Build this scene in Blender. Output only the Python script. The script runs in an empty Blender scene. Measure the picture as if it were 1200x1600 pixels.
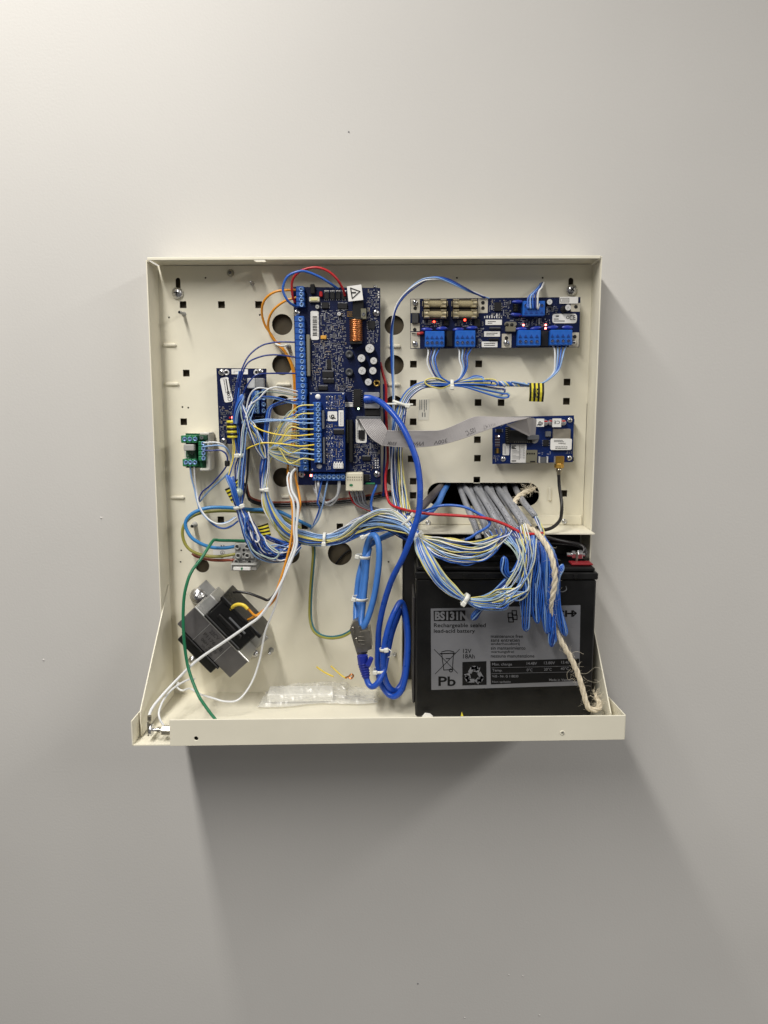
import bpy, bmesh, math, random
from mathutils import Vector, Matrix, noise
rnd = random.Random(7)
scn = bpy.context.scene
COL = scn.collection

# ------------------------------------------------------------------ camera, light, exposure
FOC, PSI, TH, DIST = 1200.0, -0.0206292, 0.1390959, 0.8412113      # focal length in photo pixels, yaw, pitch, metres to the panel
FW = Vector((math.sin(PSI)*math.cos(TH), math.cos(PSI)*math.cos(TH), -math.sin(TH)))
RT = Vector((math.cos(PSI), -math.sin(PSI), 0)); UP = RT.cross(FW)
cd = bpy.data.cameras.new('camera'); cam = bpy.data.objects.new('camera', cd); COL.objects.link(cam)
cam.matrix_world = Matrix(((RT.x, UP.x, -FW.x, 0), (RT.y, UP.y, -FW.y, -DIST), (RT.z, UP.z, -FW.z, 0), (0, 0, 0, 1)))
cd.sensor_fit = 'VERTICAL'; cd.sensor_height = 36.0; cd.lens = 36.0*FOC/1600.0
cd.clip_start = 0.01; cd.clip_end = 50
scn.camera = cam
w = bpy.data.worlds.new('World'); scn.world = w; w.use_nodes = True
bg = w.node_tree.nodes['Background']; bg.inputs[0].default_value = (1.0, 0.97, 0.93, 1); bg.inputs[1].default_value = 0.15
def strip(name, loc, sx, sy, watts, col, rot=(0, 0, 0)):
    l = bpy.data.lights.new(name, 'AREA'); l.shape = 'RECTANGLE'; l.size = sx; l.size_y = sy; l.energy = watts; l.color = col
    o = bpy.data.objects.new(name, l); o.location = loc; o.rotation_euler = rot; COL.objects.link(o); return o
strip('ceiling_strip_light', (-0.45, -1.12, 0.98), 0.10, 1.8, 33.5, (1.0, 0.966, 0.905))
strip('ceiling_strip_light', (1.80, -1.50, 1.05), 0.30, 2.1, 42.0, (1.0, 0.968, 0.92))
scn.view_settings.view_transform = 'Standard'; scn.view_settings.look = 'None'
scn.view_settings.exposure = 0.0; scn.view_settings.gamma = 1.0

# ------------------------------------------------------------------ helpers
def P(px, py, d):
    """photo pixel -> the point of the world it shows at d metres in front of the back panel"""
    ray = FW + RT*((px-600)/FOC) - UP*((py-800)/FOC)
    q = ray*((DIST-d)/ray.y)
    return Vector((q.x, -d, q.z))
def S(py, d): return (P(601, py, d)-P(600, py, d)).x
def lin(c): return tuple((x/255/12.92 if x/255 <= .04045 else ((x/255+.055)/1.055)**2.4) for x in c)
MATS = {}
def mat(name, rgb, rough=.5, metal=0., bump=0., bscale=600., vary=0., vscale=40., spec=.5, emit=0., trans=0., coat=0.):
    if name in MATS: return MATS[name]
    m = bpy.data.materials.new(name); m.use_nodes = True; nt = m.node_tree; b = nt.nodes['Principled BSDF']
    c = lin(rgb)+(1,)
    b.inputs['Base Color'].default_value = c; b.inputs['Roughness'].default_value = rough; b.inputs['Metallic'].default_value = metal
    b.inputs['Specular IOR Level'].default_value = spec
    if trans: b.inputs['Transmission Weight'].default_value = trans
    if coat: b.inputs['Coat Weight'].default_value = coat
    if emit: b.inputs['Emission Color'].default_value = c; b.inputs['Emission Strength'].default_value = emit
    if bump or vary:
        tc = nt.nodes.new('ShaderNodeTexCoord')
    if vary:
        n = nt.nodes.new('ShaderNodeTexNoise'); n.inputs['Scale'].default_value = vscale; n.inputs['Detail'].default_value = 5
        nt.links.new(tc.outputs['Object'], n.inputs['Vector'])
        mr = nt.nodes.new('ShaderNodeMapRange'); mr.inputs[1].default_value = .3; mr.inputs[2].default_value = .7
        mr.inputs[3].default_value = 1-vary; mr.inputs[4].default_value = 1+vary*.5
        nt.links.new(n.outputs['Fac'], mr.inputs[0])
        mx = nt.nodes.new('ShaderNodeVectorMath'); mx.operation = 'SCALE'; mx.inputs[0].default_value = c[:3]
        nt.links.new(mr.outputs[0], mx.inputs['Scale']); nt.links.new(mx.outputs[0], b.inputs['Base Color'])
        r2 = nt.nodes.new('ShaderNodeMapRange'); r2.inputs[1].default_value = .3; r2.inputs[2].default_value = .7
        r2.inputs[3].default_value = max(.02, rough-.1); r2.inputs[4].default_value = min(1, rough+.1)
        nt.links.new(n.outputs['Fac'], r2.inputs[0]); nt.links.new(r2.outputs[0], b.inputs['Roughness'])
    if bump:
        n2 = nt.nodes.new('ShaderNodeTexNoise'); n2.inputs['Scale'].default_value = bscale; n2.inputs['Detail'].default_value = 3
        nt.links.new(tc.outputs['Object'], n2.inputs['Vector'])
        bp = nt.nodes.new('ShaderNodeBump'); bp.inputs['Strength'].default_value = bump; bp.inputs['Distance'].default_value = .0006
        nt.links.new(n2.outputs['Fac'], bp.inputs['Height']); nt.links.new(bp.outputs[0], b.inputs['Normal'])
    MATS[name] = m
    return m

WALLM = mat('painted_wall', (206, 204, 201), .75, bump=.22, bscale=380, vary=.035, vscale=4.0, spec=.25)
CREAM = mat('cream_powder_coat', (233, 228, 210), .5, bump=.14, bscale=1100, vary=.05, vscale=18, spec=.35)
BLACKP = mat('black_plastic', (14, 14, 15), .42, bump=.1, bscale=900, vary=.2, vscale=60, spec=.4)
BLACKM = mat('matte_black', (15, 15, 15), .7, vary=.2)
CHIP = mat('chip_black', (24, 24, 27), .5, spec=.4)
STEEL = mat('bright_steel', (214, 214, 216), .28, 1., vary=.12, vscale=300)
DULL = mat('dull_tin', (176, 172, 160), .38, 1., vary=.15, vscale=250)
SOLDER = mat('solder', (205, 206, 210), .35, .7)
WHITEP = mat('white_sticker', (236, 235, 232), .55, vary=.03, spec=.35)
INK = mat('black_ink', (22, 22, 24), .6)
GREYINK = mat('grey_ink', (95, 95, 98), .6)
TBLUE = mat('terminal_blue', (32, 84, 166), .38, vary=.1, vscale=200)
TBLUE2 = mat('terminal_bright_blue', (32, 98, 192), .36, vary=.08, vscale=200)
DBLUE = mat('varistor_blue', (40, 60, 160), .3)
NYLON = mat('nylon_tie', (228, 228, 220), .4, spec=.5)
COPPER = mat('copper_winding', (206, 138, 88), .32, 1., bump=.3, bscale=1500)
GOLD = mat('gold_plate', (214, 170, 84), .3, 1., vary=.1)
BRASS = mat('brass', (190, 158, 88), .35, 1.)
BEIGE = mat('beige_plastic', (222, 216, 194), .5, vary=.04)
TAN = mat('ceramic_tan', (176, 150, 112), .5)
YELLOWC = mat('tantalum_yellow', (218, 160, 60), .45)
REDP = mat('red_plastic', (190, 32, 36), .35)
GREENP = mat('green_plastic', (40, 122, 78), .42, vary=.1, vscale=150)
GREENB = mat('green_board', (26, 86, 56), .4, vary=.15, vscale=200)
GREYP = mat('grey_plastic', (170, 170, 166), .45, vary=.05, vscale=90)
GREYD = mat('dark_grey_plastic', (96, 98, 102), .45, vary=.1, vscale=120)
RIBD = mat('groove_shade', (112, 110, 112), .6)  # shade between the ridges, put into a darker grey
RIBG = mat('ribbon_grey', (166, 162, 162), .42, vary=.06, vscale=80)
CAPTOP = mat('capacitor_top', (222, 222, 222), .35, .3)
REDLED = mat('lit_red_led', (255, 60, 40), .3, emit=9.0)
PINKLED = mat('lit_pink_led', (255, 120, 110), .3, emit=9.0)
GRNLED = mat('lit_white_led', (210, 255, 200), .3, emit=6.0)
YELM = mat('marker_yellow', (228, 214, 62), .42)
BLKM = mat('marker_black', (22, 22, 20), .45)
def glass(name, rgb, rough, alpha):
    m = mat(name, rgb, rough); nt = m.node_tree; b = nt.nodes['Principled BSDF']; b.inputs['Alpha'].default_value = alpha; b.inputs['Specular IOR Level'].default_value = .8
    return m
GLASS = glass('fuse_glass', (232, 218, 176), .06, .34)
# dark blue solder resist with fine copper tracks under it
def pcb(name, base, track):
    m = mat(name, base, .36, spec=.3); nt = m.node_tree; b = nt.nodes['Principled BSDF']
    tc = nt.nodes.new('ShaderNodeTexCoord'); mp = nt.nodes.new('ShaderNodeMapping'); mp.inputs['Scale'].default_value = (1, .001, 1)
    nt.links.new(tc.outputs['Object'], mp.inputs[0])
    v = nt.nodes.new('ShaderNodeTexVoronoi'); v.distance = 'MANHATTAN'; v.inputs['Scale'].default_value = 330; v.feature = 'F1'
    v2 = nt.nodes.new('ShaderNodeTexVoronoi'); v2.distance = 'CHEBYCHEV'; v2.inputs['Scale'].default_value = 620
    for x in (v, v2): nt.links.new(mp.outputs[0], x.inputs['Vector'])
    g = nt.nodes.new('ShaderNodeMath'); g.operation = 'PINGPONG'; g.inputs[1].default_value = .12; nt.links.new(v.outputs['Distance'], g.inputs[0])
    g2 = nt.nodes.new('ShaderNodeMath'); g2.operation = 'LESS_THAN'; g2.inputs[1].default_value = .035; nt.links.new(g.outputs[0], g2.inputs[0])
    g3 = nt.nodes.new('ShaderNodeMath'); g3.operation = 'LESS_THAN'; g3.inputs[1].default_value = .09; nt.links.new(v2.outputs['Distance'], g3.inputs[0])
    m1 = nt.nodes.new('ShaderNodeMix'); m1.data_type = 'RGBA'; m1.inputs[6].default_value = lin(base)+(1,); m1.inputs[7].default_value = lin(track)+(1,); nt.links.new(g2.outputs[0], m1.inputs[0])
    m2 = nt.nodes.new('ShaderNodeMix'); m2.data_type = 'RGBA'; m2.inputs[7].default_value = lin((96, 106, 138))+(1,); nt.links.new(m1.outputs[2], m2.inputs[6]); nt.links.new(g3.outputs[0], m2.inputs[0])
    nt.links.new(m2.outputs[2], b.inputs['Base Color'])
    return m
PCB = pcb('blue_circuit_board', (9, 20, 56), (16, 32, 80))
PCB2 = pcb('mid_blue_circuit_board', (14, 36, 92), (22, 50, 112))
def wire(name, rgb, rough=.36): return mat('wire_'+name, rgb, rough, spec=.5)
WB = wire('blue', (44, 96, 186)); WLB = wire('pale_blue', (136, 170, 216)); WN = wire('navy', (30, 52, 124)); WW = wire('white', (222, 224, 226)); WY = wire('yellow', (218, 206, 122))
WYS = wire('strong_yellow', (232, 204, 70)); WO = wire('orange', (226, 150, 40)); WR = wire('red', (186, 38, 44)); WG = wire('green', (30, 112, 76)); WK = wire('black', (24, 22, 24)); WGR = wire('grey', (160, 162, 166))
WPG = wire('sage', (168, 184, 176)); WOL = wire('olive', (150, 146, 66)); WMB = wire('mains_blue', (52, 128, 190)); WBR = wire('brown', (140, 66, 46))
PATCH = mat('patch_cable_blue', (28, 76, 178), .34, vary=.1, vscale=120, spec=.5)
INST = mat('installation_cable_blue', (66, 122, 200), .4, vary=.1, vscale=120, spec=.5)
JACKET = mat('grey_cable_jacket', (150, 152, 158), .45, vary=.07, vscale=150)
ROPE = mat('hemp_fibre', (230, 218, 194), .85, bump=.9, bscale=2200, vary=.14, vscale=300, spec=.15)

class MB:
    def __init__(s): s.v = []; s.f = []; s.m = []; s.s = []
    def add(s, vs, fs, m=0, smooth=False):
        o = len(s.v); s.v += [tuple(v) for v in vs]
        for f in fs: s.f.append([i+o for i in f]); s.m.append(m); s.s.append(smooth)
    def box(s, c, sz, m=0, ch=0., rot=None):
        c = Vector(c); hx, hy, hz = sz[0]/2, sz[1]/2, sz[2]/2
        if ch <= 0:
            vs = [Vector((x*hx, y*hy, z*hz)) for x in (-1, 1) for y in (-1, 1) for z in (-1, 1)]
            fs = [(0, 1, 3, 2), (4, 6, 7, 5), (0, 4, 5, 1), (2, 3, 7, 6), (0, 2, 6, 4), (1, 5, 7, 3)]
        else:
            ch = min(ch, hx*.9, hy*.9, hz*.9); vs = []; idx = {}
            for sx in (-1, 1):
                for sy in (-1, 1):
                    for sz_ in (-1, 1):
                        for ax in range(3):
                            q = [sx*hx, sy*hy, sz_*hz]
                            for k in range(3):
                                if k != ax: q[k] -= (sx, sy, sz_)[k]*ch
                            idx[(sx, sy, sz_, ax)] = len(vs); vs.append(Vector(q))
            fs = []
            for ax in range(3):
                a, b = [k for k in range(3) if k != ax]
                for sg in (-1, 1):
                    l = []
                    for (p, q) in ((-1, -1), (1, -1), (1, 1), (-1, 1)):
                        t = [0, 0, 0]; t[ax] = sg; t[a] = p; t[b] = q; l.append(idx[(*t, ax)])
                    fs.append(l)
                for p in (-1, 1):
                    for q in (-1, 1):
                        t0 = [0, 0, 0]; t0[a] = p; t0[b] = q; t1 = list(t0); t0[ax] = -1; t1[ax] = 1
                        fs.append([idx[(*t0, a)], idx[(*t1, a)], idx[(*t1, b)], idx[(*t0, b)]])
            for sx in (-1, 1):
                for sy in (-1, 1):
                    for sz_ in (-1, 1): fs.append([idx[(sx, sy, sz_, k)] for k in range(3)])
        if rot is not None: vs = [rot @ v for v in vs]
        s.add([c+v for v in vs], fs, m)
    def tube(s, pts, r, m=0, sides=7, cap=True):
        n = len(pts); rr = r if isinstance(r, (list, tuple)) else [r]*n
        t0 = (pts[1]-pts[0]).normalized(); up = Vector((0, -1, 0)) if abs(t0.y) < .9 else Vector((1, 0, 0))
        nv = (up-t0*up.dot(t0)).normalized(); vs = []; fs = []
        for i in range(n):
            t = (pts[min(i+1, n-1)]-pts[max(i-1, 0)])
            t = t.normalized() if t.length > 1e-9 else t0
            nv = (nv-t*nv.dot(t))
            nv = nv.normalized() if nv.length > 1e-6 else t.orthogonal().normalized()
            b = t.cross(nv)
            for k in range(sides):
                a = 2*math.pi*k/sides; vs.append(pts[i]+(nv*math.cos(a)+b*math.sin(a))*rr[i])
        for i in range(n-1):
            for k in range(sides):
                k2 = (k+1) % sides; fs.append((i*sides+k, i*sides+k2, (i+1)*sides+k2, (i+1)*sides+k))
        s.add(vs, fs, m, True)
        if cap:
            s.add([vs[k] for k in range(sides)][::-1], [tuple(range(sides))], m); s.add(vs[-sides:], [tuple(range(sides))], m)
    def lathe(s, c, prof, m=0, seg=16, ax=Vector((0, -1, 0)), smooth=True, squash=None):
        c = Vector(c); ax = Vector(ax).normalized(); e1 = ax.orthogonal().normalized() if abs(ax.y) < .99 else Vector((1, 0, 0)); e2 = ax.cross(e1); vs = []; fs = []
        for (r, h) in prof:
            for k in range(seg):
                a = 2*math.pi*k/seg; vs.append(c+ax*h+(e1*math.cos(a)+e2*math.sin(a))*r)
        for i in range(len(prof)-1):
            for k in range(seg):
                k2 = (k+1) % seg; fs.append((i*seg+k, i*seg+k2, (i+1)*seg+k2, (i+1)*seg+k))
        s.add(vs, fs, m, smooth)
        for (i, rev) in ((0, True), (len(prof)-1, False)):
            if prof[i][0] > 1e-6:
                l = vs[i*seg:(i+1)*seg]; s.add(l[::-1] if rev else l, [tuple(range(seg))], m)
    def prism(s, pts, back, m=0):
        """pts: outline seen from the front, back: vector to the rear face"""
        n = len(pts); b = [p+back for p in pts]
        s.add(list(pts)+b, [tuple(range(n)), tuple(range(2*n-1, n-1, -1))]+[(i, i+n, (i+1) % n+n, (i+1) % n) for i in range(n)], m)
    def mesh(s, name, mats, org):
        me = bpy.data.meshes.new(name); me.from_pydata([(v[0]-org.x, v[1]-org.y, v[2]-org.z) for v in s.v], [], s.f)
        for m in (mats if isinstance(mats, (list, tuple)) else [mats]): me.materials.append(m)
        me.polygons.foreach_set('material_index', s.m); me.polygons.foreach_set('use_smooth', s.s); me.update()
        return me
ORG = {}
def link(o, parent, org):
    COL.objects.link(o); ORG[o.name] = org.copy()
    if parent is not None: o.parent = parent; o.location = org-ORG[parent.name]
    else: o.location = org
def obj(name, mb, mats, parent=None, org=None):
    if org is None:
        n = len(mb.v); org = Vector((sum(v[0] for v in mb.v)/n, sum(v[1] for v in mb.v)/n, sum(v[2] for v in mb.v)/n))
    o = bpy.data.objects.new(name, mb.mesh(name, mats, org)); link(o, parent, org); return o
def inst(name, me, loc, parent, rot=None):
    o = bpy.data.objects.new(name, me); link(o, parent, Vector(loc))
    if rot is not None: o.rotation_euler = rot
    return o
def tag(o, label, cat, group=None):
    o['label'] = label; o['category'] = cat
    if group: o['group'] = group
    return o
def thing(name, label, cat, org, group=None):
    o = bpy.data.objects.new(name, None); o.empty_display_size = .01; link(o, None, Vector(org)); return tag(o, label, cat, group)
def stuff(o): o['kind'] = 'stuff'; return o
def cr(pts, k=6):
    """smooth curve through the points"""
    if len(pts) < 3: return [pts[0].lerp(pts[-1], i/k) for i in range(k+1)]
    q = [pts[0]*2-pts[1]]+list(pts)+[pts[-1]*2-pts[-2]]; out = []
    for i in range(1, len(q)-2):
        a, b, c, d = q[i-1:i+3]
        for j in range(k):
            t = j/k; out.append(.5*((2*b)+(c-a)*t+(2*a-5*b+4*c-d)*t*t+(3*b-a-3*c+d)*t**3))
    out.append(pts[-1].copy()); return out
def PT(l): return [P(*t) for t in l]
def plate(outline, holes, th, f3d, bevel=0.):
    """flat sheet with holes (2D outline and holes -> 3D through f3d(x, y, depth)); returns an MB"""
    c = bpy.data.curves.new('sheet', 'CURVE'); c.dimensions = '2D'; c.fill_mode = 'BOTH'; c.extrude = th/2
    if bevel: c.bevel_depth = bevel; c.bevel_resolution = 0; c.offset = -bevel
    for l in [outline]+holes:
        s = c.splines.new('POLY'); s.points.add(len(l)-1); s.use_cyclic_u = True
        for p, q in zip(s.points, l): p.co = (q[0], q[1], 0, 1)
    o = bpy.data.objects.new('sheet', c); me = bpy.data.meshes.new_from_object(o)
    mb = MB(); mb.add([f3d(v.co.x, v.co.y, v.co.z) for v in me.vertices], [list(p.vertices) for p in me.polygons])
    bpy.data.objects.remove(o); bpy.data.curves.remove(c); bpy.data.meshes.remove(me)
    return mb
def circ(x, z, r, n=24): return [(x+r*math.cos(2*math.pi*i/n), z+r*math.sin(2*math.pi*i/n)) for i in range(n)]
def rrect(x0, z0, x1, z1, r, n=4):
    o = []
    for (cx, cz, a) in ((x1-r, z0+r, -90), (x1-r, z1-r, 0), (x0+r, z1-r, 90), (x0+r, z0+r, 180)):
        for i in range(n+1):
            t = math.radians(a+90*i/n); o.append((cx+r*math.cos(t), cz+r*math.sin(t)))
    return o
TXT = {}
def letters(s, bold=0.):
    if (s, bold) in TXT: return TXT[(s, bold)]
    c = bpy.data.curves.new('t', 'FONT'); c.body = s; c.offset = bold; c.resolution_u = 3
    o = bpy.data.objects.new('t', c); me = bpy.data.meshes.new_from_object(o)
    vs = [v.co.copy() for v in me.vertices]; fs = [list(p.vertices) for p in me.polygons]
    x0 = min(v.x for v in vs); x1 = max(v.x for v in vs); y0 = min(v.y for v in vs); y1 = max(v.y for v in vs)
    vs = [((v.x-x0)/(x1-x0), (v.y-y0)/(y1-y0)) for v in vs]
    bpy.data.objects.remove(o); bpy.data.curves.remove(c); bpy.data.meshes.remove(me)
    TXT[(s, bold)] = (vs, fs); return TXT[(s, bold)]
def text(mb, s, o, ex, ez, m=0, bold=0.):
    """lay a word out: o lower left, ex the vector of its width, ez of its height"""
    vs, fs = letters(s, bold); mb.add([o+ex*x+ez*y for x, y in vs], fs, m)
def textpx(mb, s, x0, y0, x1, y1, d, m=0, bold=0.):
    y0, y1 = min(y0, y1), max(y0, y1); o = P(x0, y1, d); text(mb, s, o, P(x1, y1, d)-o, P(x0, y0, d)-o, m, bold)
def stroke(mb, pts, wd, m=0, closed=False):
    """flat line of width wd (metres) through 3D points that lie on one upright plane"""
    l = list(pts)+([pts[0]] if closed else [])
    for a, b in zip(l[:-1], l[1:]):
        t = (b-a)
        if t.length < 1e-7: continue
        t.normalize(); n = Vector((-t.z, 0, t.x))*wd/2; e = t*wd*.35
        mb.add([a-n-e, b-n+e, b+n+e, a+n-e], [(0, 1, 2, 3)], m)
# ------------------------------------------------------------------ wall
WY0 = 0.0105                                                     # plaster face behind the cabinet
def xz(px, py, d=0.): q = P(px, py, d); return (q.x, q.z)
def wall():
    hole = [(0.02, -0.135), (0.165, -0.135), (0.165, -0.05), (0.02, -0.05)]
    mb = plate([(-3, -2.2), (3, -2.2), (3, 1.45), (-3, 1.45)], [hole], .09, lambda x, z, h: (x, WY0+.045+h, z))
    o = obj('wall', mb, WALLM, None, Vector((0, WY0, 0))); o['kind'] = 'structure'
    mb = MB()
    for (px, py, r, s) in ((545, 206, 2.0, 1), (653, 1537, 2.2, 1), (158, 809, 3, .4), (795, 1523, 2.2, .6), (817, 1525, 2.4, .6), (843, 1586, 2.4, .6), (726, 1590, 2.6, .6), (68, 1031, 3, .35)):
        q = P(px, py, -WY0+.0002); r *= .00042
        mb.lathe(q, [(r, 0), (r*.7, .0005), (0, .0006)], 0 if s == 1 else 1, 7)
    obj('paint_nick', mb, [GREYD, mat('bare_plaster', (216, 214, 211), .9)], o)
wall()
def niche():
    mb = MB(); x0, x1, z0, z1, y0, y1 = .02, .165, -.135, -.05, WY0, WY0+.16
    c = [Vector((x, y, z)) for x in (x0, x1) for y in (y0, y1) for z in (z0, z1)]
    mb.add(c, [(2, 3, 7, 6), (0, 1, 3, 2), (4, 6, 7, 5), (0, 2, 6, 4), (1, 5, 7, 3)]); o = obj('wall_cavity', mb, mat('cavity_shade', (48, 44, 40), .9)); o['kind'] = 'structure'  # shade inside the hole is put into this dark colour
niche()

# ------------------------------------------------------------------ cabinet
XL, XR, ZT = -.2585, .2020, .1468
T = .0012
def zf(x): return -.3235+.0245*(x+.022)
DL = .135                                                        # depth of the front lip
CAB = thing('alarm_cabinet', 'open cream powder coated steel alarm cabinet without its cover, hung on the grey wall', 'cabinet', (-.028, 0, -.326))
SQ = [(286, 476), (346, 476), (404, 476), (291, 583), (287, 659), (646, 569), (646, 599), (645, 629), (645.5, 659), (642.5, 717), (645.5, 752), (645.5, 774), (747, 629),
      (783, 629), (885, 627), (746, 687), (746, 716), (745, 750), (881, 771), (748, 568.5), (886, 597), (531, 823), (476, 822), (345, 812)]
RD = [(441, 507, 16), (441, 570, 16), (441, 634, 16), (441.5, 746, 15.5), (452, 865, 17), (616, 508, 15), (616, 570, 15), (616, 632, 14), (616, 745, 15), (531, 865, 19.5), (316, 884, 11.5)]
DOT = [(321, 434), (264, 496), (283, 860), (285, 636), (294, 637), (406, 492), (714, 434), (848, 434), (918, 632), (282, 878), (607, 878)]
def back_panel():
    holes = []
    for (px, py) in SQ:
        x, z = xz(px, py); h = .0036; holes.append([(x-h, z-h), (x+h, z-h), (x+h, z+h), (x-h, z+h)])
    for (px, py, r) in RD: holes.append(circ(*xz(px, py), r*.00069, 32))
    for (px, py) in DOT: holes.append(circ(*xz(px, py), .0011, 8))
    x0, z1 = xz(668, 754); x1, z0 = xz(842, 791); holes.append(rrect(x0, z0, x1, z1, .0125, 8))
    for (px, py) in ((278, 441), (892, 441)):
        x, z = xz(px, py); holes.append([(x-.0026, z-.009), (x+.0026, z-.009)]+[(x+.0026*math.cos(a), z+.0022+.0026*math.sin(a)) for a in (0, .5, 1.05, 1.57, 2.09, 2.6, 3.14)])
    mb = plate([(XL, zf(XL)), (XR, zf(XR)), (XR, ZT-.0006), (XL, ZT-.0006)], holes, T, lambda x, z, h: (x, T/2-h, z))
    obj('back_panel', mb, CREAM, CAB)
back_panel()
def yz(poly, x, th=T, name='side_panel', parent=CAB):
    """sheet in the plane of a side wall; poly of (depth, z)"""
    mb = MB(); mb.prism([Vector((x-th/2, -d, z)) for d, z in poly], Vector((th, 0, 0))); return obj(name, mb, CREAM, parent)
DR = .035
def sides():
    zb = lambda x: zf(x)+.001
    yz([(-.009, ZT-.0008), (DR, ZT-.0008), (DR, zb(XL)), (-.009, zb(XL))], XL-T/2)
    yz([(-.009, ZT-.0008), (DR, ZT-.0008), (DR, zb(XR)), (-.009, zb(XR))], XR+T/2)
    # triangular cheeks that carry the tray
    zt = P(265, 914, .008).z; zm = P(227, 1112, .117).z
    yz([(.007, zt), (.0085, zt+.001), (.0105, zt), (.117, zm), (.117, zf(XL)+.001), (.007, zf(XL)+.001)], XL+T*.7, name='cheek_plate')
    zt = P(908, 893, .008).z; zm = P(957, 1115, .112).z
    mb = MB(); xf = .2103; mb.prism([Vector((x-.0014, -d, z)) for x, d, z in ((XR, .007, zt), (XR, .0085, zt+.001), (XR+.0003, .0105, zt), (xf, .112, zm), (xf, .112, zf(XR)+.001), (XR, .007, zf(XR)+.001))], Vector((T, 0, 0))); obj('cheek_plate', mb, CREAM, CAB)
    # thin rolled edge on the open fronts
sides()
def top():
    hx = P(404.5, 409, .028).x
    mb = plate([(XL+.0015, -.009), (XR+.0011, -.009), (XR+.0011, DR), (XL+.0015, DR)], [rrect(hx-.006, .0165, hx+.006, .0285, .002, 3)], T, lambda x, y, h: (x, -y, ZT+T/2+h))
    obj('top_panel', mb, CREAM, CAB)
    mb = MB()                                                    # folded front edge, a hair of thickness
    mb.box((.5*(XL+XR), -DR-.0004, ZT+.0002), (XR-XL-.001, .0012, .0030), 0, .0004); obj('top_edge', mb, CREAM, CAB)
    for sx, x in ((1, XL), (-1, XR)):                            # the weld seam at each top corner
        mb = MB(); a = Vector((x+sx*.0007, -DR+.001, ZT-.0018)); b = Vector((x+sx*.0016, -.010, ZT-.0026))
        mb.tube([a, a.lerp(b, .5), b], .0007, 0, 6); obj('corner_seam', mb, CREAM, CAB)
top()
XA, XB = P(207, 1163, DL).x, P(975, 1153, DL).x
def tray():
    mb = plate([(XL-.001, -.002), (XR+.001, -.002), (XR+.001, .05), (XB, .062), (XB, DL), (XA, DL), (XA, .062), (XL-.001, .05)], [], T, lambda x, y, h: (x, -y, zf(x)-T/2+h))
    t = obj('bottom_tray', mb, CREAM, CAB)
    xl = P(265, 1124, DL).x; z0 = P(265, 1124, DL).z; z1 = P(975, 1117, DL).z
    hp = P(307, 1153, DL); sp = P(878, 1144, DL)
    mb = plate([(xl, zf(xl)-T), (XB, zf(XB)-T), (XB, z1), (xl, z0)], [circ(hp.x, hp.z, .0021, 14)], T, lambda x, z, h: (x, -DL-T/2+h, z), .0003)
    lip = obj('front_lip', mb, CREAM, CAB)
    mb = MB(); mb.box((hp.x, -DL+.004, hp.z), (.012, .004, .012), 0); obj('hole_backing', mb, BLACKM, CAB)
    mb = MB(); mb.lathe(sp+Vector((0, -T-.0001, 0)), [(.0024, 0), (.0022, .0006), (.0012, .0007), (.0011, .0002), (0, .0002)], 0, 14); mb.box(sp+Vector((.0009, -T-.0007, .0001)), (.0006, .0004, .003), 1)
    obj('lip_screw', mb, [CREAM, GREYD], CAB)
    zl = P(207, 1127, DL).z; zk = P(227, 1101, .094).z
    yz([(DL, zf(XA)-T), (DL, zl), (.094, zk), (.075, zk-.004), (.062, zf(XA)-T)], XA, T, 'tray_end')
    zl = z1; zk = P(951, 1089, .077).z
    yz([(DL+.0005, zf(XB)-T), (DL+.0005, zl), (.077, zk), (.06, zk-.004), (.05, zf(XB)-T)], XB, T, 'tray_end')
tray()
ZS = P(800, 833, .055).z
def shelf():
    xa, xb = P(636, 833, .055).x, P(929.5, 833, .055).x
    s1, s2 = P(895, 828, .045).x, P(812, 829, .045).x
    mb = plate([(xa, 0), (XR-.0004, 0), (XR-.0004, .034), (xb, .055), (xa, .055)], [[(s1-.006, .0435), (s1+.006, .0435), (s1+.006, .045), (s1-.006, .045)]], T, lambda x, y, h: (x, -y, ZS-T/2+h), .0002)
    s = obj('battery_shelf', mb, CREAM, CAB)
    mb = MB(); mb.box((.5*(xa+XR), -.0012, ZS+.006), (XR-xa-.004, .0022, .011), 0, .0005); obj('shelf_flange', mb, CREAM, CAB)
    x1 = P(629, 900, .003).x; z1 = ZS-.002; z0 = P(629, 1085, .003).z    # edge of the battery bay
    mb = MB(); mb.box((x1-.0007, -.004, .5*(z0+z1)), (.0014, .008, z1-z0), 0, .0003); obj('bay_edge', mb, CREAM, CAB)
    for (px, py) in ((669, 817), (882, 815)):
        q = P(px, py, .0018); mb = MB(); mb.lathe(q, [(.0032, 0), (.0030, .0012), (.0012, .0016), (.001, .0009), (0, .0009)], 0, 14); obj('shelf_rivet', mb, STEEL, CAB)
shelf()
def rib(x0, y0, x1, y1, v=False):
    a, b = P(x0, y0, .0002), P(x1, y1, .0002); mb = MB(); c = a.lerp(b, .5); l = (b-a).length
    mb.box(c+Vector((0, -.0012, 0)), (l, .0030, .0040) if not v else (.0036, .0030, l), 0, .0013); obj('pressed_rib', mb, CREAM, CAB)
for r_ in ((255, 539, 276, 539), (258, 600, 280, 600), (267, 777, 289, 777), (432, 601, 455, 601), (439, 776, 452, 776), (606, 601, 626, 601), (606, 541, 626, 541)): rib(*r_)
rib(859, 761, 859, 783, True)
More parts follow.
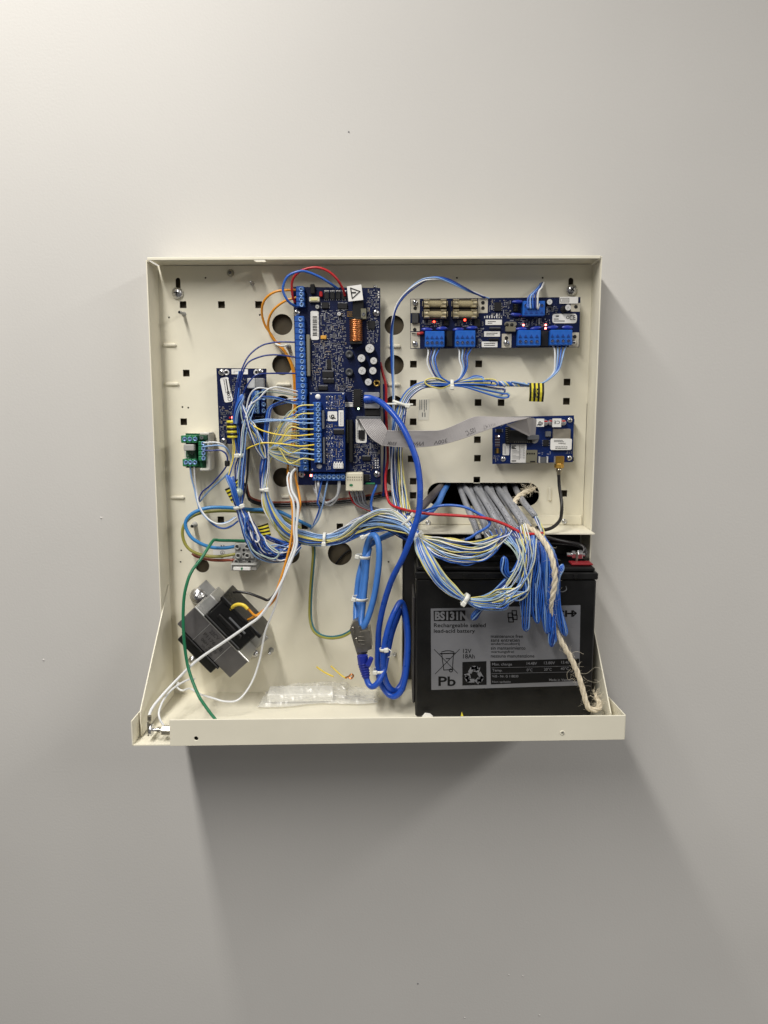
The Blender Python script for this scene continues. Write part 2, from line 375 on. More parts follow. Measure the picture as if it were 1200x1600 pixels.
def pan_screw(name, px, py, d, rpx, parent, m=STEEL, rot=.4, washer=0.):
    """cross headed screw, domed, seen from the front"""
    q = P(px, py, d); r = rpx*S(py, d); mb = MB()
    if washer: mb.lathe(q, [(r*washer, 0), (r*washer, .0007), (r*.6, .0008)], 0, 20)
    mb.lathe(q+Vector((0, -.0006, 0)), [(r, 0), (r*.97, r*.16), (r*.8, r*.42), (r*.5, r*.58), (0, r*.62)], 0, 18)
    for k in (0, 1):
        R = Matrix.Rotation(rot+k*math.pi/2, 3, 'Y'); mb.box(q+Vector((0, -.0006-r*.60, 0)), (r*.95, r*.16, r*.2), 1, 0, R)
    return obj(name, mb, [m, BLACKM], parent)
pan_screw('mounting_screw', 277.5, 458, .0012, 9, CAB, STEEL, .1)
pan_screw('mounting_screw', 893, 453, .0012, 8.7, CAB, STEEL, .7)
def pin(px, py, ln, rpx, m, tip):
    q = P(px, py, ln); r = rpx*S(py, ln); mb = MB()
    mb.lathe(Vector((q.x, 0, q.z)), [(r*1.5, 0), (r*1.3, .0012), (r, .002), (r, ln-.001), (r*.7, ln), (0, ln)], 0, 10)
    mb.lathe(q+Vector((0, .0004, 0)), [(r*.8, 0), (r*.6, .0008), (0, .001)], 1, 10); obj('board_standoff', mb, [m, tip], CAB)
pin(280, 487.5, .018, 2.6, GREYP, BLACKM); pin(391, 440, .012, 2.3, GREYP, STEEL); pin(359, 425.5, .004, 4, DULL, GREYD); pin(421, 1021, .012, 3, GREYP, STEEL); pin(449, 541, .009, 3, GREYP, STEEL); pin(300, 822, .012, 3.2, GREYP, BLACKM)
pin(586, 448, .012, 3.0, GREYP, STEEL); pin(617, 1025, .006, 2.4, GREYP, STEEL)
# printed label low on the panel
def panel_label():
    q = [P(*t) for t in ((655, 624, .0004), (671, 623, .0004), (670, 656, .0004), (653, 656, .0004))]
    mb = MB(); mb.prism(q, Vector((0, .0003, 0)))
    l = obj('panel_label', mb, mat('label_paper', (224, 221, 208), .6), CAB); mb = MB()
    for k, x in enumerate((656, 659, 663, 666)):
        y = 625.
        while y < 641 - 3*(k % 2):
            n = rnd.uniform(1.5, 4); a = P(x, y, .0006); b = P(x, y+n, .0006); stroke(mb, [a, b], .0007); y += n+.9
    for x in (660, 664): stroke(mb, [P(x, 645, .0006), P(x, 651, .0006)], .0009)
    obj('lettering', mb, GREYINK, l)
panel_label()
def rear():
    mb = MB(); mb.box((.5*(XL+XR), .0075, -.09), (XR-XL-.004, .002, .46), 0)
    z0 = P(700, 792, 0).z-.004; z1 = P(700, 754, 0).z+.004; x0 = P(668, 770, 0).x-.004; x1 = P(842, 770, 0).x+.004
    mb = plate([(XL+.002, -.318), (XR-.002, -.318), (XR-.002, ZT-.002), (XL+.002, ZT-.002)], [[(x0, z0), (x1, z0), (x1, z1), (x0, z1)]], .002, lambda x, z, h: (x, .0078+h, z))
    obj('hole_shade_plate', mb, mat('hole_shade_brown', (86, 76, 58), .7, vary=.15, vscale=60), CAB)  # added plate, its dark brown paints the shade seen through the panel holes
rear()
# ------------------------------------------------------------------ circuit boards
class Board:
    def __init__(s, name, label, q, d, m=PCB, th=.0016, cat='circuit board'):
        """q: four corners in photo pixels (tl, tr, br, bl); d: depth of the front face"""
        s.d = d; s.q = [P(x, y, d) for x, y in q]; c = sum(s.q, Vector())/4; s.k = S(q[0][1], d)
        s.root = thing(name, label, cat, (c.x, -d, min(v.z for v in s.q)))
        mb = MB(); mb.prism(s.q, Vector((0, th, 0))); obj('board_panel', mb, m, s.root)
    def p(s, x, y, h=0.): return P(x, y, s.d+h)
    def rect(s, mb, x0, y0, x1, y1, h, m=0, ch=0., lift=0.):
        a, b = P(x0, y0, s.d+h*.6+lift), P(x1, y1, s.d+h*.6+lift)
        mb.box(((a.x+b.x)/2, -s.d-h/2-lift, (a.z+b.z)/2), (abs(b.x-a.x), h, abs(b.z-a.z)), m, ch)
    def part(s, name, x0, y0, x1, y1, h, m, ch=0., lift=0.):
        mb = MB(); s.rect(mb, x0, y0, x1, y1, h, 0, ch, lift); return obj(name, mb, m, s.root)
    def chip(s, x0, y0, x1, y1, h=.002, pins='lr', n=6, name='chip'):
        mb = MB(); s.rect(mb, x0, y0, x1, y1, h, 0, .0004)
        for side in pins:
            for i in range(n):
                t = (i+.5)/n
                if side in 'lr':
                    y = y0+(y1-y0)*t; x = x0-.9 if side == 'l' else x1+.9; s.rect(mb, x-1., y-.35, x+1., y+.35, .0007, 1)
                else:
                    x = x0+(x1-x0)*t; y = y0-.9 if side == 't' else y1+.9; s.rect(mb, x-.35, y-1., x+.35, y+1., .0007, 1)
        return obj(name, mb, [CHIP, SOLDER], s.root)
    def round(s, name, x, y, r, h, ms, prof='cap'):
        q = s.p(x, y, h*.7); q.y = -s.d; R = r*s.k; mb = MB()
        if prof == 'cap':
            mb.lathe(q, [(R, 0), (R, h*.95), (R*.95, h)], 0, 22, smooth=False); mb.lathe(q+Vector((0, -h, 0)), [(R*.93, -.0001), (R*.93, .00015), (0, .00016)], 1, 22, smooth=False)
            for k in range(2): mb.box(q+Vector((0, -h-.0002, 0)), (R*1.2, .0002, R*.1), 2, 0, Matrix.Rotation(.5+k*1.57, 3, 'Y'))
        elif prof == 'ring': mb.lathe(q, [(R, 0), (R, h), (R*.55, h), (R*.5, 0)], 0, 18); mb.lathe(q, [(R*.5, .0001), (0, .00012)], 1, 12)
        elif prof == 'drum': mb.lathe(q, [(R, 0), (R, h*.9), (R*.9, h), (R*.45, h), (R*.4, h*.9), (0, h*.9)], 0, 18)
        else: mb.lathe(q, [(R, 0), (R*.95, h*.4), (R*.7, h*.8), (R*.3, h), (0, h)], 0, 16)
        return obj(name, mb, ms, s.root)
    def screw(s, x, y, r, rot=.4, name='board_screw'): return pan_screw(name, x, y, s.d+.0006, r, s.root, STEEL, rot)
    def sticker(s, x0, y0, x1, y1, r=2., m=None, lift=.0002, rot=0.):
        a, b = s.p(x0, y0, lift), s.p(x1, y1, lift); R = r*s.k
        c = (a+b)/2; pts = []
        for x, z in rrect(a.x, b.z, b.x, a.z, max(R, .0002), 3):
            v = Vector((x, -s.d-lift-.0003, z))-c; v.y = 0; v = Matrix.Rotation(rot, 3, 'Y') @ v; pts.append(Vector((c.x, -s.d-lift-.0003, c.z))+v)
        mb = MB(); mb.prism(pts, Vector((0, .0003, 0))); return obj('label_sticker', mb, m or WHITEP, s.root)
    def print(s, par, f, d=None, m=INK):
        mb = MB(); f(mb, s.d+.0007 if d is None else d); return obj('lettering', mb, m, par)
    def led(s, x, y, m=REDLED, r=1.6): return s.part('status_light', x-r, y-r, x+r, y+r, .0012, m, .0003)
    def smd(s, areas, n, avoid=(), seed=1):
        """rows of small chip resistors, capacitors, pads and printed marks"""
        R = random.Random(seed); mb = MB(); done = 0; taken = list(avoid)
        def free(x0, y0, x1, y1): return not any(x0 < c and x1 > a and y0 < d and y1 > b for a, b, c, d in taken)
        for _ in range(n*12):
            if done >= n: break
            ax0, ay0, ax1, ay1 = R.choice(areas); x = R.uniform(ax0, ax1); y = R.uniform(ay0, ay1); kind = R.random(); hor = R.random() < .5
            cnt = R.choice((1, 2, 3, 3, 4, 5)); L = R.choice((1.5, 1.8, 1.8, 2.4)); Wd = L*.5; pit = Wd+R.uniform(.5, 1.1)
            wx, wy = (L, (cnt-1)*pit+Wd) if hor else ((cnt-1)*pit+Wd, L)
            if x+wx > ax1 or y+wy > ay1 or not free(x-.4, y-.4, x+wx+.4, y+wy+.4): continue
            taken.append((x, y, x+wx, y+wy)); done += 1
            for i in range(cnt):
                bx, by = (x, y+i*pit) if hor else (x+i*pit, y)
                if kind < .5:                                     # printed bars and characters
                    if hor: s.rect(mb, bx, by, bx+L*R.uniform(.5, 1), by+.42, .00006, 3)
                    else: s.rect(mb, bx, by, bx+.42, by+L*R.uniform(.5, 1), .00006, 3)
                    continue
                body = 0 if kind < .74 else (1 if kind < .84 else 2)
                if hor:
                    s.rect(mb, bx, by, bx+L*.26, by+Wd, .0007, 2); s.rect(mb, bx+L*.26, by, bx+L*.74, by+Wd, .00075, body); s.rect(mb, bx+L*.74, by, bx+L, by+Wd, .0007, 2)
                else:
                    s.rect(mb, bx, by, bx+Wd, by+L*.26, .0007, 2); s.rect(mb, bx, by+L*.26, bx+Wd, by+L*.74, .00075, body); s.rect(mb, bx, by+L*.74, bx+Wd, by+L, .0007, 2)
        if mb.v: stuff(obj('small_components', mb, [CHIP, TAN, SOLDER, WHITEP], s.root))
def screw_mesh(r):
    mb = MB(); z = Vector((0, 0, 0))
    mb.lathe(z, [(r, 0), (r, .0006), (r*.72, .0006), (r*.70, .0002), (0, .0002)], 0, 12); mb.box((0, -.00035, 0), (r*1.3, .0003, r*.3), 1, 0, Matrix.Rotation(.6, 3, 'Y'))
    return mb.mesh('terminal_screw', [mat('terminal_screw_metal', (128, 164, 214), .35, .3), BLACKM], z)
SCRM = screw_mesh(.0023)
def terminal(B, pts, w, h, m, ends=None, entry=None, lift=0., wpx2=None):
    """a row of screw clamps along the pixel points pts; w: width across in px; each pole has its own box and screw"""
    n = len(pts); mb = MB(); (xa, ya), (xb, yb) = pts[0], pts[-1]; L = math.hypot(xb-xa, yb-ya); pit = L/(n-1); vert = abs(yb-ya) > abs(xb-xa)
    for i, (x, y) in enumerate(pts):
        g = pit*.5-.25
        if vert: B.rect(mb, x-w/2, y-g, x+w/2, y+g, h, 0, .0005, lift)
        else: B.rect(mb, x-g, y-w/2, x+g, y+w/2, h, 0, .0005, lift)
    if vert: B.rect(mb, xa-w/2+.5, ya-pit*.5, xa+w/2-.5, yb+pit*.5, h*.92, 0, 0, lift)
    else: B.rect(mb, xa-pit*.5, ya-w/2+.5, xb+pit*.5, ya+w/2-.5, h*.92, 0, 0, lift)
    o = obj('terminal_block', mb, m, B.root)
    for (x, y) in pts:
        q = P(x+(1.2 if vert else 0), y, B.d+h+lift); q.y = -(B.d+h+lift)+.0001
        inst('terminal_screw', SCRM, q, o, (0, rnd.uniform(0, 3), 0))
    return o
def lerp_pts(a, b, n): return [(a[0]+(b[0]-a[0])*i/(n-1), a[1]+(b[1]-a[1])*i/(n-1)) for i in range(n)]
def barcode(mb, x0, y0, x1, y1, d, hor=True):
    t = y0 if hor else x0; e = y1 if hor else x1
    while t < e:
        wd = rnd.choice((.45, .45, .9, 1.3))
        if hor: a, b, c, f = (x0, t), (x1, t), (x1, t+wd), (x0, t+wd)
        else: a, b, c, f = (t, y0), (t+wd, y0), (t+wd, y1), (t, y1)
        mb.add([P(*k, d) for k in (a, b, c, f)], [(0, 1, 2, 3)]); t += wd+rnd.choice((.5, .8, 1.2))
def lines(mb, x0, y0, x1, y1, n, d, hor=True, th=.9):
    """rows of tiny unreadable print"""
    for i in range(n):
        t = (i+.5)/n; u = 0.
        while u < 1:
            l = rnd.uniform(.06, .2); e = min(1, u+l)
            if hor: a, b = P(x0+(x1-x0)*u, y0+(y1-y0)*t, d), P(x0+(x1-x0)*e, y0+(y1-y0)*t, d)
            else: a, b = P(x0+(x1-x0)*t, y0+(y1-y0)*u, d), P(x0+(x1-x0)*t, y0+(y1-y0)*e, d)
            stroke(mb, [a, b], th*.00062); u = e+.05
            if rnd.random() < .12: break
def spiral_mark(mb, cx, cy, r, d, flip=1):
    """round shell-like emblem"""
    pts = [P(cx+flip*r*(.45*math.cos(a)), cy+r*.45*math.sin(a), d) for a in [k*.5 for k in range(13)]]
    stroke(mb, pts, r*.00022)
    pts = [P(cx+flip*r*math.cos(a), cy-.1*r+r*.95*math.sin(a), d) for a in [3.3-k*.25 for k in range(11)]]
    stroke(mb, pts, r*.00016); stroke(mb, [P(cx+flip*r*.25, cy+r*.3, d), P(cx+flip*r*.95, cy+r*.75, d)], r*.0002)

# --- main control board
MAIN = Board('control_board', 'large dark blue control board with blue terminals down its left edge', [(458, 448), (594, 450), (595, 757), (466, 758)], .018)
def main_board():
    B = MAIN
    terminal(B, lerp_pts((469.5, 452), (470, 476), 4), 12.5, .0105, TBLUE)
    terminal(B, lerp_pts((468.3, 499), (472.3, 612), 13), 15, .0095, TBLUE); terminal(B, lerp_pts((472.6, 621), (476, 731), 12), 14, .0095, TBLUE)
    terminal(B, lerp_pts((492.5, 745.3), (536, 745.3), 7), 10.5, .0095, TBLUE)
    for (x, y) in ((464, 489), (587.5, 489), (471.5, 741), (589, 740.5)): B.screw(x, y, 5.4, rnd.uniform(0, 1.5))
    B.part('pin_connector', 485, 444.5, 492, 459, .007, BLACKM, .0005); B.part('fuse_clip', 483, 464, 499.5, 472, .005, BEIGE, .0008); B.part('fuse_clip_cap', 485.5, 465.5, 497, 470.5, .0055, mat('clip_yellow', (226, 220, 160), .4), .0006)
    B.part('red_jumper', 499, 455.5, 504, 464, .005, REDP, .0008)
    for i in range(4):
        x = 506.5+i*9.1; B.chip(x, 456.5, x+7.6, 467.5, .0022, 'tb', 3); B.part('silk_bar', x, 453.6, x+7.4, 454.9, .0001, WHITEP)
    B.chip(503, 472.5, 513.5, 482, .003, 'lr', 4); B.chip(527.5, 474, 543, 482.5, .0022, 'tb', 7); B.chip(510.8, 561.5, 517.5, 577, .002, 'lr', 9); B.chip(503.5, 580.5, 521, 590, .002, 'tb', 10)
    B.chip(505, 592.5, 522, 598.5, .002, 't', 12); B.chip(497.5, 603.2, 512, 609.5, .002, 't', 9); B.chip(566, 713, 579, 719.5, .002, 't', 9); B.chip(560, 672, 570, 686, .002, 'l', 9); B.chip(575, 501, 586, 514, .002, 'l', 5); B.chip(568, 741, 577, 752, .003, 'r', 4)
    B.round('small_capacitor', 496, 479.5, 3.2, .004, [GREYD, GREYP, INK]); B.round('small_capacitor', 530, 490.5, 3, .005, [CHIP, CAPTOP, INK])
    B.part('heatsink_block', 551, 470, 568, 499, .008, BLACKM, .0006); mb = MB(); B.rect(mb, 564, 482.5, 572.5, 499, .009, 0, .0003); mb.lathe(B.p(568, 491, .0092), [(.0018, 0), (.0018, .0004), (.001, .0004), (.001, -.0005), (0, -.0005)], 1, 12); obj('heatsink_tab', mb, [mat('tin_tab', (140, 138, 120), .4, .8), GREYD], B.root)
    mb = MB()
    for k in range(3): B.rect(mb, 542, 487+k*3.2, 550.5, 488+k*3.2, .0008, 0, 0, .003)
    obj('transistor_leg', mb, GOLD, B.root)
    # folded warning tag on top of the heatsink
    c = [(542, 447.5), (564.5, 444.5), (567.5, 468.5), (544.5, 471)]
    q = [P(x, y, .030) for x, y in c]; mb = MB(); mb.prism(q, Vector((0, .0004, 0))); l = obj('warning_tag', mb, WHITEP, B.root)
    def wt(mb, d):
        f = lambda u, v: q[0]*(1-u)*(1-v)+q[1]*u*(1-v)+q[2]*u*v+q[3]*(1-u)*v+Vector((0, -.0003, 0))
        stroke(mb, [f(.24, .14), f(.85, .44), f(.28, .84)], .0011, 0, True); stroke(mb, [f(.30, .45), f(.44, .47)], .0014); stroke(mb, [f(.50, .475), f(.55, .48)], .0014)
    B.print(l, wt)
    # copper coil: body, end flanges and windings
    c0 = B.p(556, 499.5, .007); c1 = B.p(556.5, 534, .007); mb = MB()
    mb.lathe(c0, [(.0052, 0), (.0060, .0015), (.0060, (c0-c1).length-.0015), (.0052, (c0-c1).length)], 0, 20, c1-c0); co = obj('choke_coil', mb, COPPER, B.root)
    mb = MB(); L = (c0-c1).length
    for k in range(11):
        cc = c0.lerp(c1, (k+.5)/11); ring = [cc+Vector((math.cos(a)*.0062, -math.sin(a)*.0062, 0)) for a in [j*math.pi*2/18 for j in range(19)]]; mb.tube(ring, .00085, 0, 6, False)
    obj('winding', mb, COPPER, co)
    mb = MB(); B.rect(mb, 546, 497, 567, 500, .012, 0, .0004); B.rect(mb, 547, 534, 566, 538, .012, 0, .0004); obj('coil_former', mb, BLACKM, B.root)
    for (x, y, r) in ((578, 544.7, 7.2), (565, 560, 6.2), (584, 564, 5.6), (566, 579.5, 6.2), (582.8, 579.5, 5.9), (575.7, 597, 5.6)): B.round('capacitor', x, y, r, .013, [BLACKM, CAPTOP, GREYP])
    B.round('brass_standoff', 588.5, 598.7, 5.4, .004, [BRASS, BLACKM], 'ring')
    for (x, y) in ((545.7, 553.5), (545.7, 581.5)): B.round('round_choke', x, y, 6.2, .005, [mat('ferrite', (62, 64, 68), .5)], 'drum')
    l = B.sticker(485, 486, 498.5, 531, 2.5); B.print(l, lambda mb, d: (barcode(mb, 488.5, 494, 495.5, 524, d), lines(mb, 496, 491, 498, 526, 1, d, False, .5)))
    B.part('tantalum_capacitor', 501, 524.3, 510, 530, .0028, YELLOWC, .0005); B.part('grey_socket', 478.6, 523, 485, 588, .006, mat('socket_grey', (132, 128, 112), .5), .0006)
    B.part('black_socket', 552.5, 608, 564.5, 637, .005, BLACKM, .0006); mb = MB()
    for k in range(9):
        B.rect(mb, 550.8, 610+k*3, 552.6, 611+k*3, .0008, 0); B.rect(mb, 564.3, 610+k*3, 566.1, 611+k*3, .0008, 0)
    obj('socket_pins', mb, SOLDER, B.root)
    # network jack
    mb = MB(); B.rect(mb, 569, 613, 593, 621, .0125, 0, .0008); B.rect(mb, 569, 630, 593, 638, .0125, 0, .0008); B.rect(mb, 569, 621, 572, 630, .0125, 1, .0004); B.rect(mb, 572, 620.5, 593, 630.5, .006, 1)
    obj('network_jack', mb, [mat('jack_shell', (196, 198, 204), .32, .8, vary=.1), BLACKM], B.root)
    B.part('relay_body', 570, 639, 594, 650, .009, BLACKM, .0008); l = B.sticker(537.5, 628.5, 551, 635.5, .4); B.print(l, lambda mb, d: lines(mb, 539, 629.5, 550, 634.5, 2, d, True, .7)); B.led(560, 638.5, GRNLED, 1.3)
    l = B.sticker(555.8, 653.5, 573, 692, 2.8); B.print(l, lambda mb, d: (lines(mb, 558, 660, 561, 686, 2, d, False, .6), barcode(mb, 563, 674, 569.5, 689, d)))
    B.part('edge_socket', 541, 656, 545, 692, .006, mat('socket_olive', (60, 62, 50), .5), .0005); B.part('edge_socket', 545.5, 656, 551.5, 722, .007, BLACKM, .0006)
    mb = MB()                                                    # header the flat cable plugs into
    B.rect(mb, 557, 650.5, 596, 656.5, .011, 0, .0008); obj('flat_cable_socket', mb, GREYD, B.root)
    # cream plug hanging over the bottom edge
    mb = MB(); B.rect(mb, 540.5, 738, 567.5, 767, .011, 0, .001)
    for r in range(2):
        for k in range(7):
            x = 543.6+k*3.5; y = 745.5+r*4.2
            mb.box(P(x, y, B.d+.0112), (.0010, .0006, .0009), 1)
    mb.add([P(548.6+3*math.cos(a), 758+1.9*math.sin(a), B.d+.0114) for a in [k*.5236 for k in range(12)]], [tuple(range(12))], 2)
    obj('battery_plug', mb, [BEIGE, mat('plug_slot', (120, 112, 92), .6), GREENP], B.root)
    B.led(486, 743, PINKLED, 1.7); B.part('green_resistor', 571, 754.3, 586, 757, .002, GREENP, .0004)
    mb = MB()
    for r in range(2):
        for k in range(4): mb.lathe(B.p(587+r*3.6, 720+k*3.6, .0), [(.0008, 0), (.0008, .0008), (0, .0008)], 0, 8)
    obj('test_pads', mb, CAPTOP, B.root)
    for k in range(3): B.part('label_chip', 590.6, 455+k*4, 592.6, 457.3+k*4, .0006, WHITEP)
    av = [(476, 448, 480, 758), (484, 613, 540, 737), (483, 444, 500, 533), (501, 453, 545, 484), (542, 444, 573, 540), (556, 537, 595, 606), (478, 520, 486, 590), (509, 560, 519, 578), (502, 579, 523, 611), (551, 606, 595, 660),
          (555, 652, 575, 693), (540, 655, 552, 723), (565, 711, 580, 721), (540, 738, 569, 758), (581, 483, 594, 496), (538, 546, 553, 589), (583, 734, 595, 748), (488, 738, 540, 752), (496, 602, 513, 611), (558, 670, 572, 688)]
    B.smd([(487, 486, 550, 610), (487, 533, 553, 612), (573, 452, 592, 540), (500, 484, 548, 560), (518, 600, 552, 612), (574, 656, 594, 736), (552, 690, 592, 738), (553, 606, 568, 655)], 560, av, 3)
main_board()
EXP = Board('expansion_board', 'small blue expansion board plugged on top of the lower half of the control board', [(483.5, 613), (539, 613.5), (539.5, 737.5), (486, 737)], .031, PCB2)
def exp_board():
    B = EXP
    terminal(B, lerp_pts((495.5, 632), (496.3, 671), 6), 12.5, .0095, TBLUE); terminal(B, lerp_pts((496.4, 680), (497.2, 719), 6), 12.5, .0095, TBLUE)
    for (a, b, c, d) in ((503, 641, 507, 670), (504.6, 683, 508, 724)): B.part('metal_strip', a, b, c, d, .006, mat('strip_metal', (150, 152, 156), .35, .8), .0003)
    B.round('support_post', 496.5, 620, 4.3, .002, [WHITEP], 'dome'); B.round('support_post', 498.6, 728.6, 4.3, .002, [CAPTOP], 'dome')
    l = B.sticker(512, 642.7, 527, 658, 1.5); B.print(l, lambda mb, d: spiral_mark(mb, 519.7, 650.5, 4.6, d))
    l = B.sticker(529, 641, 537, 666, 1.); B.print(l, lambda mb, d: lines(mb, 531, 644, 535.5, 664, 2, d, False, .5), None, GREYINK); B.chip(521, 671.5, 537.5, 678.5, .0018, 't', 12)
    mb = MB(); B.rect(mb, 521, 724, 536.5, 732, .005, 0, .0003)
    for k in range(4):
        B.rect(mb, 521.9+k*3.9, 721.6, 523.7+k*3.9, 724, .005, 0)
        for r in range(2): mb.box(P(523+k*3.8, 726.2+r*3.6, B.d+.0052), (.0007, .0004, .0007), 1)
    obj('jumper_header', mb, [WHITEP, GREYD], B.root)
    for (x, y) in ((486, 615.5), (536, 615.5), (488, 734)): B.round('solder_pad', x, y, 1.4, .0003, [SOLDER], 'dome')
    mb = MB()                                                    # rim of bare board along the top
    B.rect(mb, 484, 613.2, 538.6, 614.1, .00008, 0); obj('silk_line', mb, mat('silk_grey', (150, 160, 180), .6), B.root)
    B.smd([(509, 617, 538, 642), (509, 660, 537, 722), (509, 680, 521, 735)], 120, [(511, 641, 528, 660), (528, 640, 538, 668), (520, 668, 539, 680), (520, 720, 538, 734)], 5)
    mb = MB()
    for r in range(12):
        for k in range(3):
            if rnd.random() < .8: mb.lathe(B.p(510.6+k*4.1, 620+r*9.2+rnd.uniform(-.4, .4), 0), [(.00075, 0), (.0005, .0004), (0, .0005)], 0, 7)
    stuff(obj('solder_dots', mb, CAPTOP, B.root))
    mb = MB()
    for x, y in ((487, 617), (536, 617), (487, 734), (536, 734)): mb.box(P(x, y, .0245)*1.0, (.003, .0095, .003), 0)
    obj('spacer', mb, BLACKM, B.root)
exp_board()
# --- power distribution board
POW = Board('power_distribution_board', 'wide dark blue power board with four glass fuses and five blue terminals', [(641, 467), (907, 464), (905, 542.5), (641, 545)], .014)
def cage_terminal(B, x0, y0, x1, y1, n, flip=False):
    """four way clamp seen from above: sloped face with arrow slots, round screw holes below"""
    mb = MB(); B.rect(mb, x0, y0, x1, y1, .011, 0, .0006); o = obj('terminal_block', mb, TBLUE2, B.root)
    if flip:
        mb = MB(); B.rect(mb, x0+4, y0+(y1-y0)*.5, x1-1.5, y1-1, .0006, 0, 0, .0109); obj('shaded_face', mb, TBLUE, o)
    for i in range(n):
        x = x0+(x1-x0)*(i+.5)/n+(1 if flip else 0); y = y0+(y1-y0)*(.28 if flip else .72); q = P(x, y, B.d+.0112); mb = MB()
        mb.lathe(q, [(.0021, .0), (.0021, .0004), (.0016, .0004), (.0015, -.0001), (0, -.0001)], 0, 12); c = obj('clamp_ring', mb, TBLUE, o)
        mb = MB(); mb.lathe(q+Vector((0, -.0001, 0)), [(.0015, 0), (0, .0001)], 0, 10); mb.box(q+Vector((0, -.0003, 0)), (.0020, .0002, .0005), 1, 0, Matrix.Rotation(rnd.uniform(0, 3), 3, 'Y')); obj('clamp_screw', mb, [mat('deep_blue_hole', (22, 40, 84), .5), STEEL if rnd.random() < .35 else mat('dim_steel', (90, 100, 120), .4, .6)], o)
        yy = y0+(y1-y0)*(.74 if flip else .36); mb = MB(); a = 2.6
        mb.prism([P(x-a, yy+a*.8, B.d+.0118), P(x, yy-a, B.d+.0118), P(x+a, yy+a*.8, B.d+.0118)], Vector((0, .0007, 0))); obj('release_lever', mb, mat('lever_blue', (24, 62, 140), .4), o)
    return o
def pow_board():
    FCAP = mat('fuse_brass', (216, 204, 172), .3, .9, vary=.15, vscale=250); B = POW; PAD = mat('bare_tinned_pad', (206, 200, 184), .45, .2, vary=.1, vscale=200)
    def pad(x0, y0, x1, y1, dots, screw=None):
        mb = MB(); B.rect(mb, x0, y0, x1, y1, .0002, 0); o = obj('ground_pad', mb, PAD, B.root)
        for (x, y) in dots: mb = MB(); mb.lathe(B.p(x, y, .0003), [(.0019, 0), (.0019, .0002), (.0014, .0002), (0, .00015)], 0, 12); obj('pad_hole', mb, BLACKM, o)
        if screw: B.screw(screw[0], screw[1], 4.4, rnd.uniform(0, 1.5))
    pad(641.7, 467.6, 655.8, 489, [(648.6, 481.6)], (648.7, 473)); pad(641.7, 505, 655.8, 517.5, [(648, 515)]); pad(641.7, 519, 656, 544, [], (648.2, 537))
    pad(747, 466.5, 762, 489, [(754.6, 473), (754.6, 481.4)]); pad(784.3, 521.5, 798.8, 543.2, [(791.3, 528)], (791, 535.6)); pad(892, 473.5, 906, 487, [(899.8, 479.3)]); pad(889.6, 519.5, 904, 541.8, [(898, 526)], (896.3, 535.2))
    B.part('rectifier', 643.6, 489, 654, 505.4, .004, mat('rectifier_grey', (58, 58, 60), .5), .0006)
    a, b = B.p(651.5, 522, .002), B.p(662, 520, .002); mb = MB(); mb.tube([a, a.lerp(b, .15), a.lerp(b, .85), b], [.0011, .0017, .0017, .0011], 0, 10); mb.tube([B.p(643, 520.5, .002), a], .0005, 1, 6); obj('red_diode', mb, [mat('diode_red', (170, 48, 44), .25), BLACKM], B.root)
    for x0, x1 in ((661.5, 698), (707, 745.8)):
        for y0, y1 in ((467.3, 481.3), (483.2, 498)):
            mb = MB(); B.rect(mb, x0, y0, x1, y1, .004, 0, .0005); f = obj('fuse_holder', mb, mat('holder_brown', (70, 62, 48), .5), B.root); ym = (y0+y1)/2; n = x1-x0
            a, b = B.p(x0+1, ym, .0085), B.p(x1-1, ym, .0085)
            mb = MB(); mb.tube([a.lerp(b, t) for t in (.16, .3, .5, .7, .84)], .0030, 0, 14); obj('fuse_tube', mb, GLASS, f)
            mb = MB(); mb.tube([a, a.lerp(b, .17)], .0034, 0, 14); mb.tube([a.lerp(b, .83), b], .0034, 0, 14); mb.tube([a, b], .00025, 0, 5); obj('fuse_cap', mb, FCAP, f)
            mb = MB()
            for u in (.12, .88):
                c = a.lerp(b, u)
                for dz in (-1, 1): mb.box(c+Vector((0, .0022, dz*.0040)), (.0062, .0085, .0007), 0, .0002); mb.box(c+Vector((0, -.0028, dz*.0030)), (.0055, .0008, .0018), 0, .0002, Matrix.Rotation(dz*.5, 3, 'X'))
                mb.box(c+Vector((.0042*(1 if u > .5 else -1), .003, 0)), (.0006, .006, .005), 0)
            obj('fuse_clip', mb, FCAP, f)
    for (x, y) in ((678.2, 502.6), (726.3, 500)): B.led(x, y, REDLED, 1.5)
    for (x, y) in ((818, 507.8), (852.6, 507.6), (852.4, 513)): B.led(x, y, PINKLED, 1.4)
    for r in ((664, 518, 694, 542.5), (711, 517, 742, 542.5), (808.5, 516.5, 843.5, 540.5), (859, 516, 892.5, 539.5)): cage_terminal(B, *r, 4)
    cage_terminal(B, 816.7, 471, 850, 494, 4, True)
    for (x, y) in ((667, 514.7), (690, 513.3), (716, 514.7), (737.4, 512.2), (814.5, 514), (837, 512.8), (863.5, 511.6), (886.5, 511.6), (808.5, 471.6), (806.5, 491.5)):
        q = B.p(x, y, .004); mb = MB(); t = Vector((.0058, 0, rnd.uniform(-.0006, .0016))); mb.tube([q-t, q-t*.7, q, q+t*.7, q+t], [.0005, .0016, .0021, .0016, .0005], 0, 10); obj('disc_varistor', mb, DBLUE, B.root)
    mb = MB(); c = B.p(806, 481.5, .004)
    for k in range(5): mb.lathe(c+Vector((0, 0, (k-2)*.0015)), [(.003, -.0005), (.0036, 0), (.003, .0005)], 0, 12, Vector((0, 0, 1)))
    obj('toroid_coil', mb, mat('coil_black', (40, 40, 40), .3, .5), B.root)
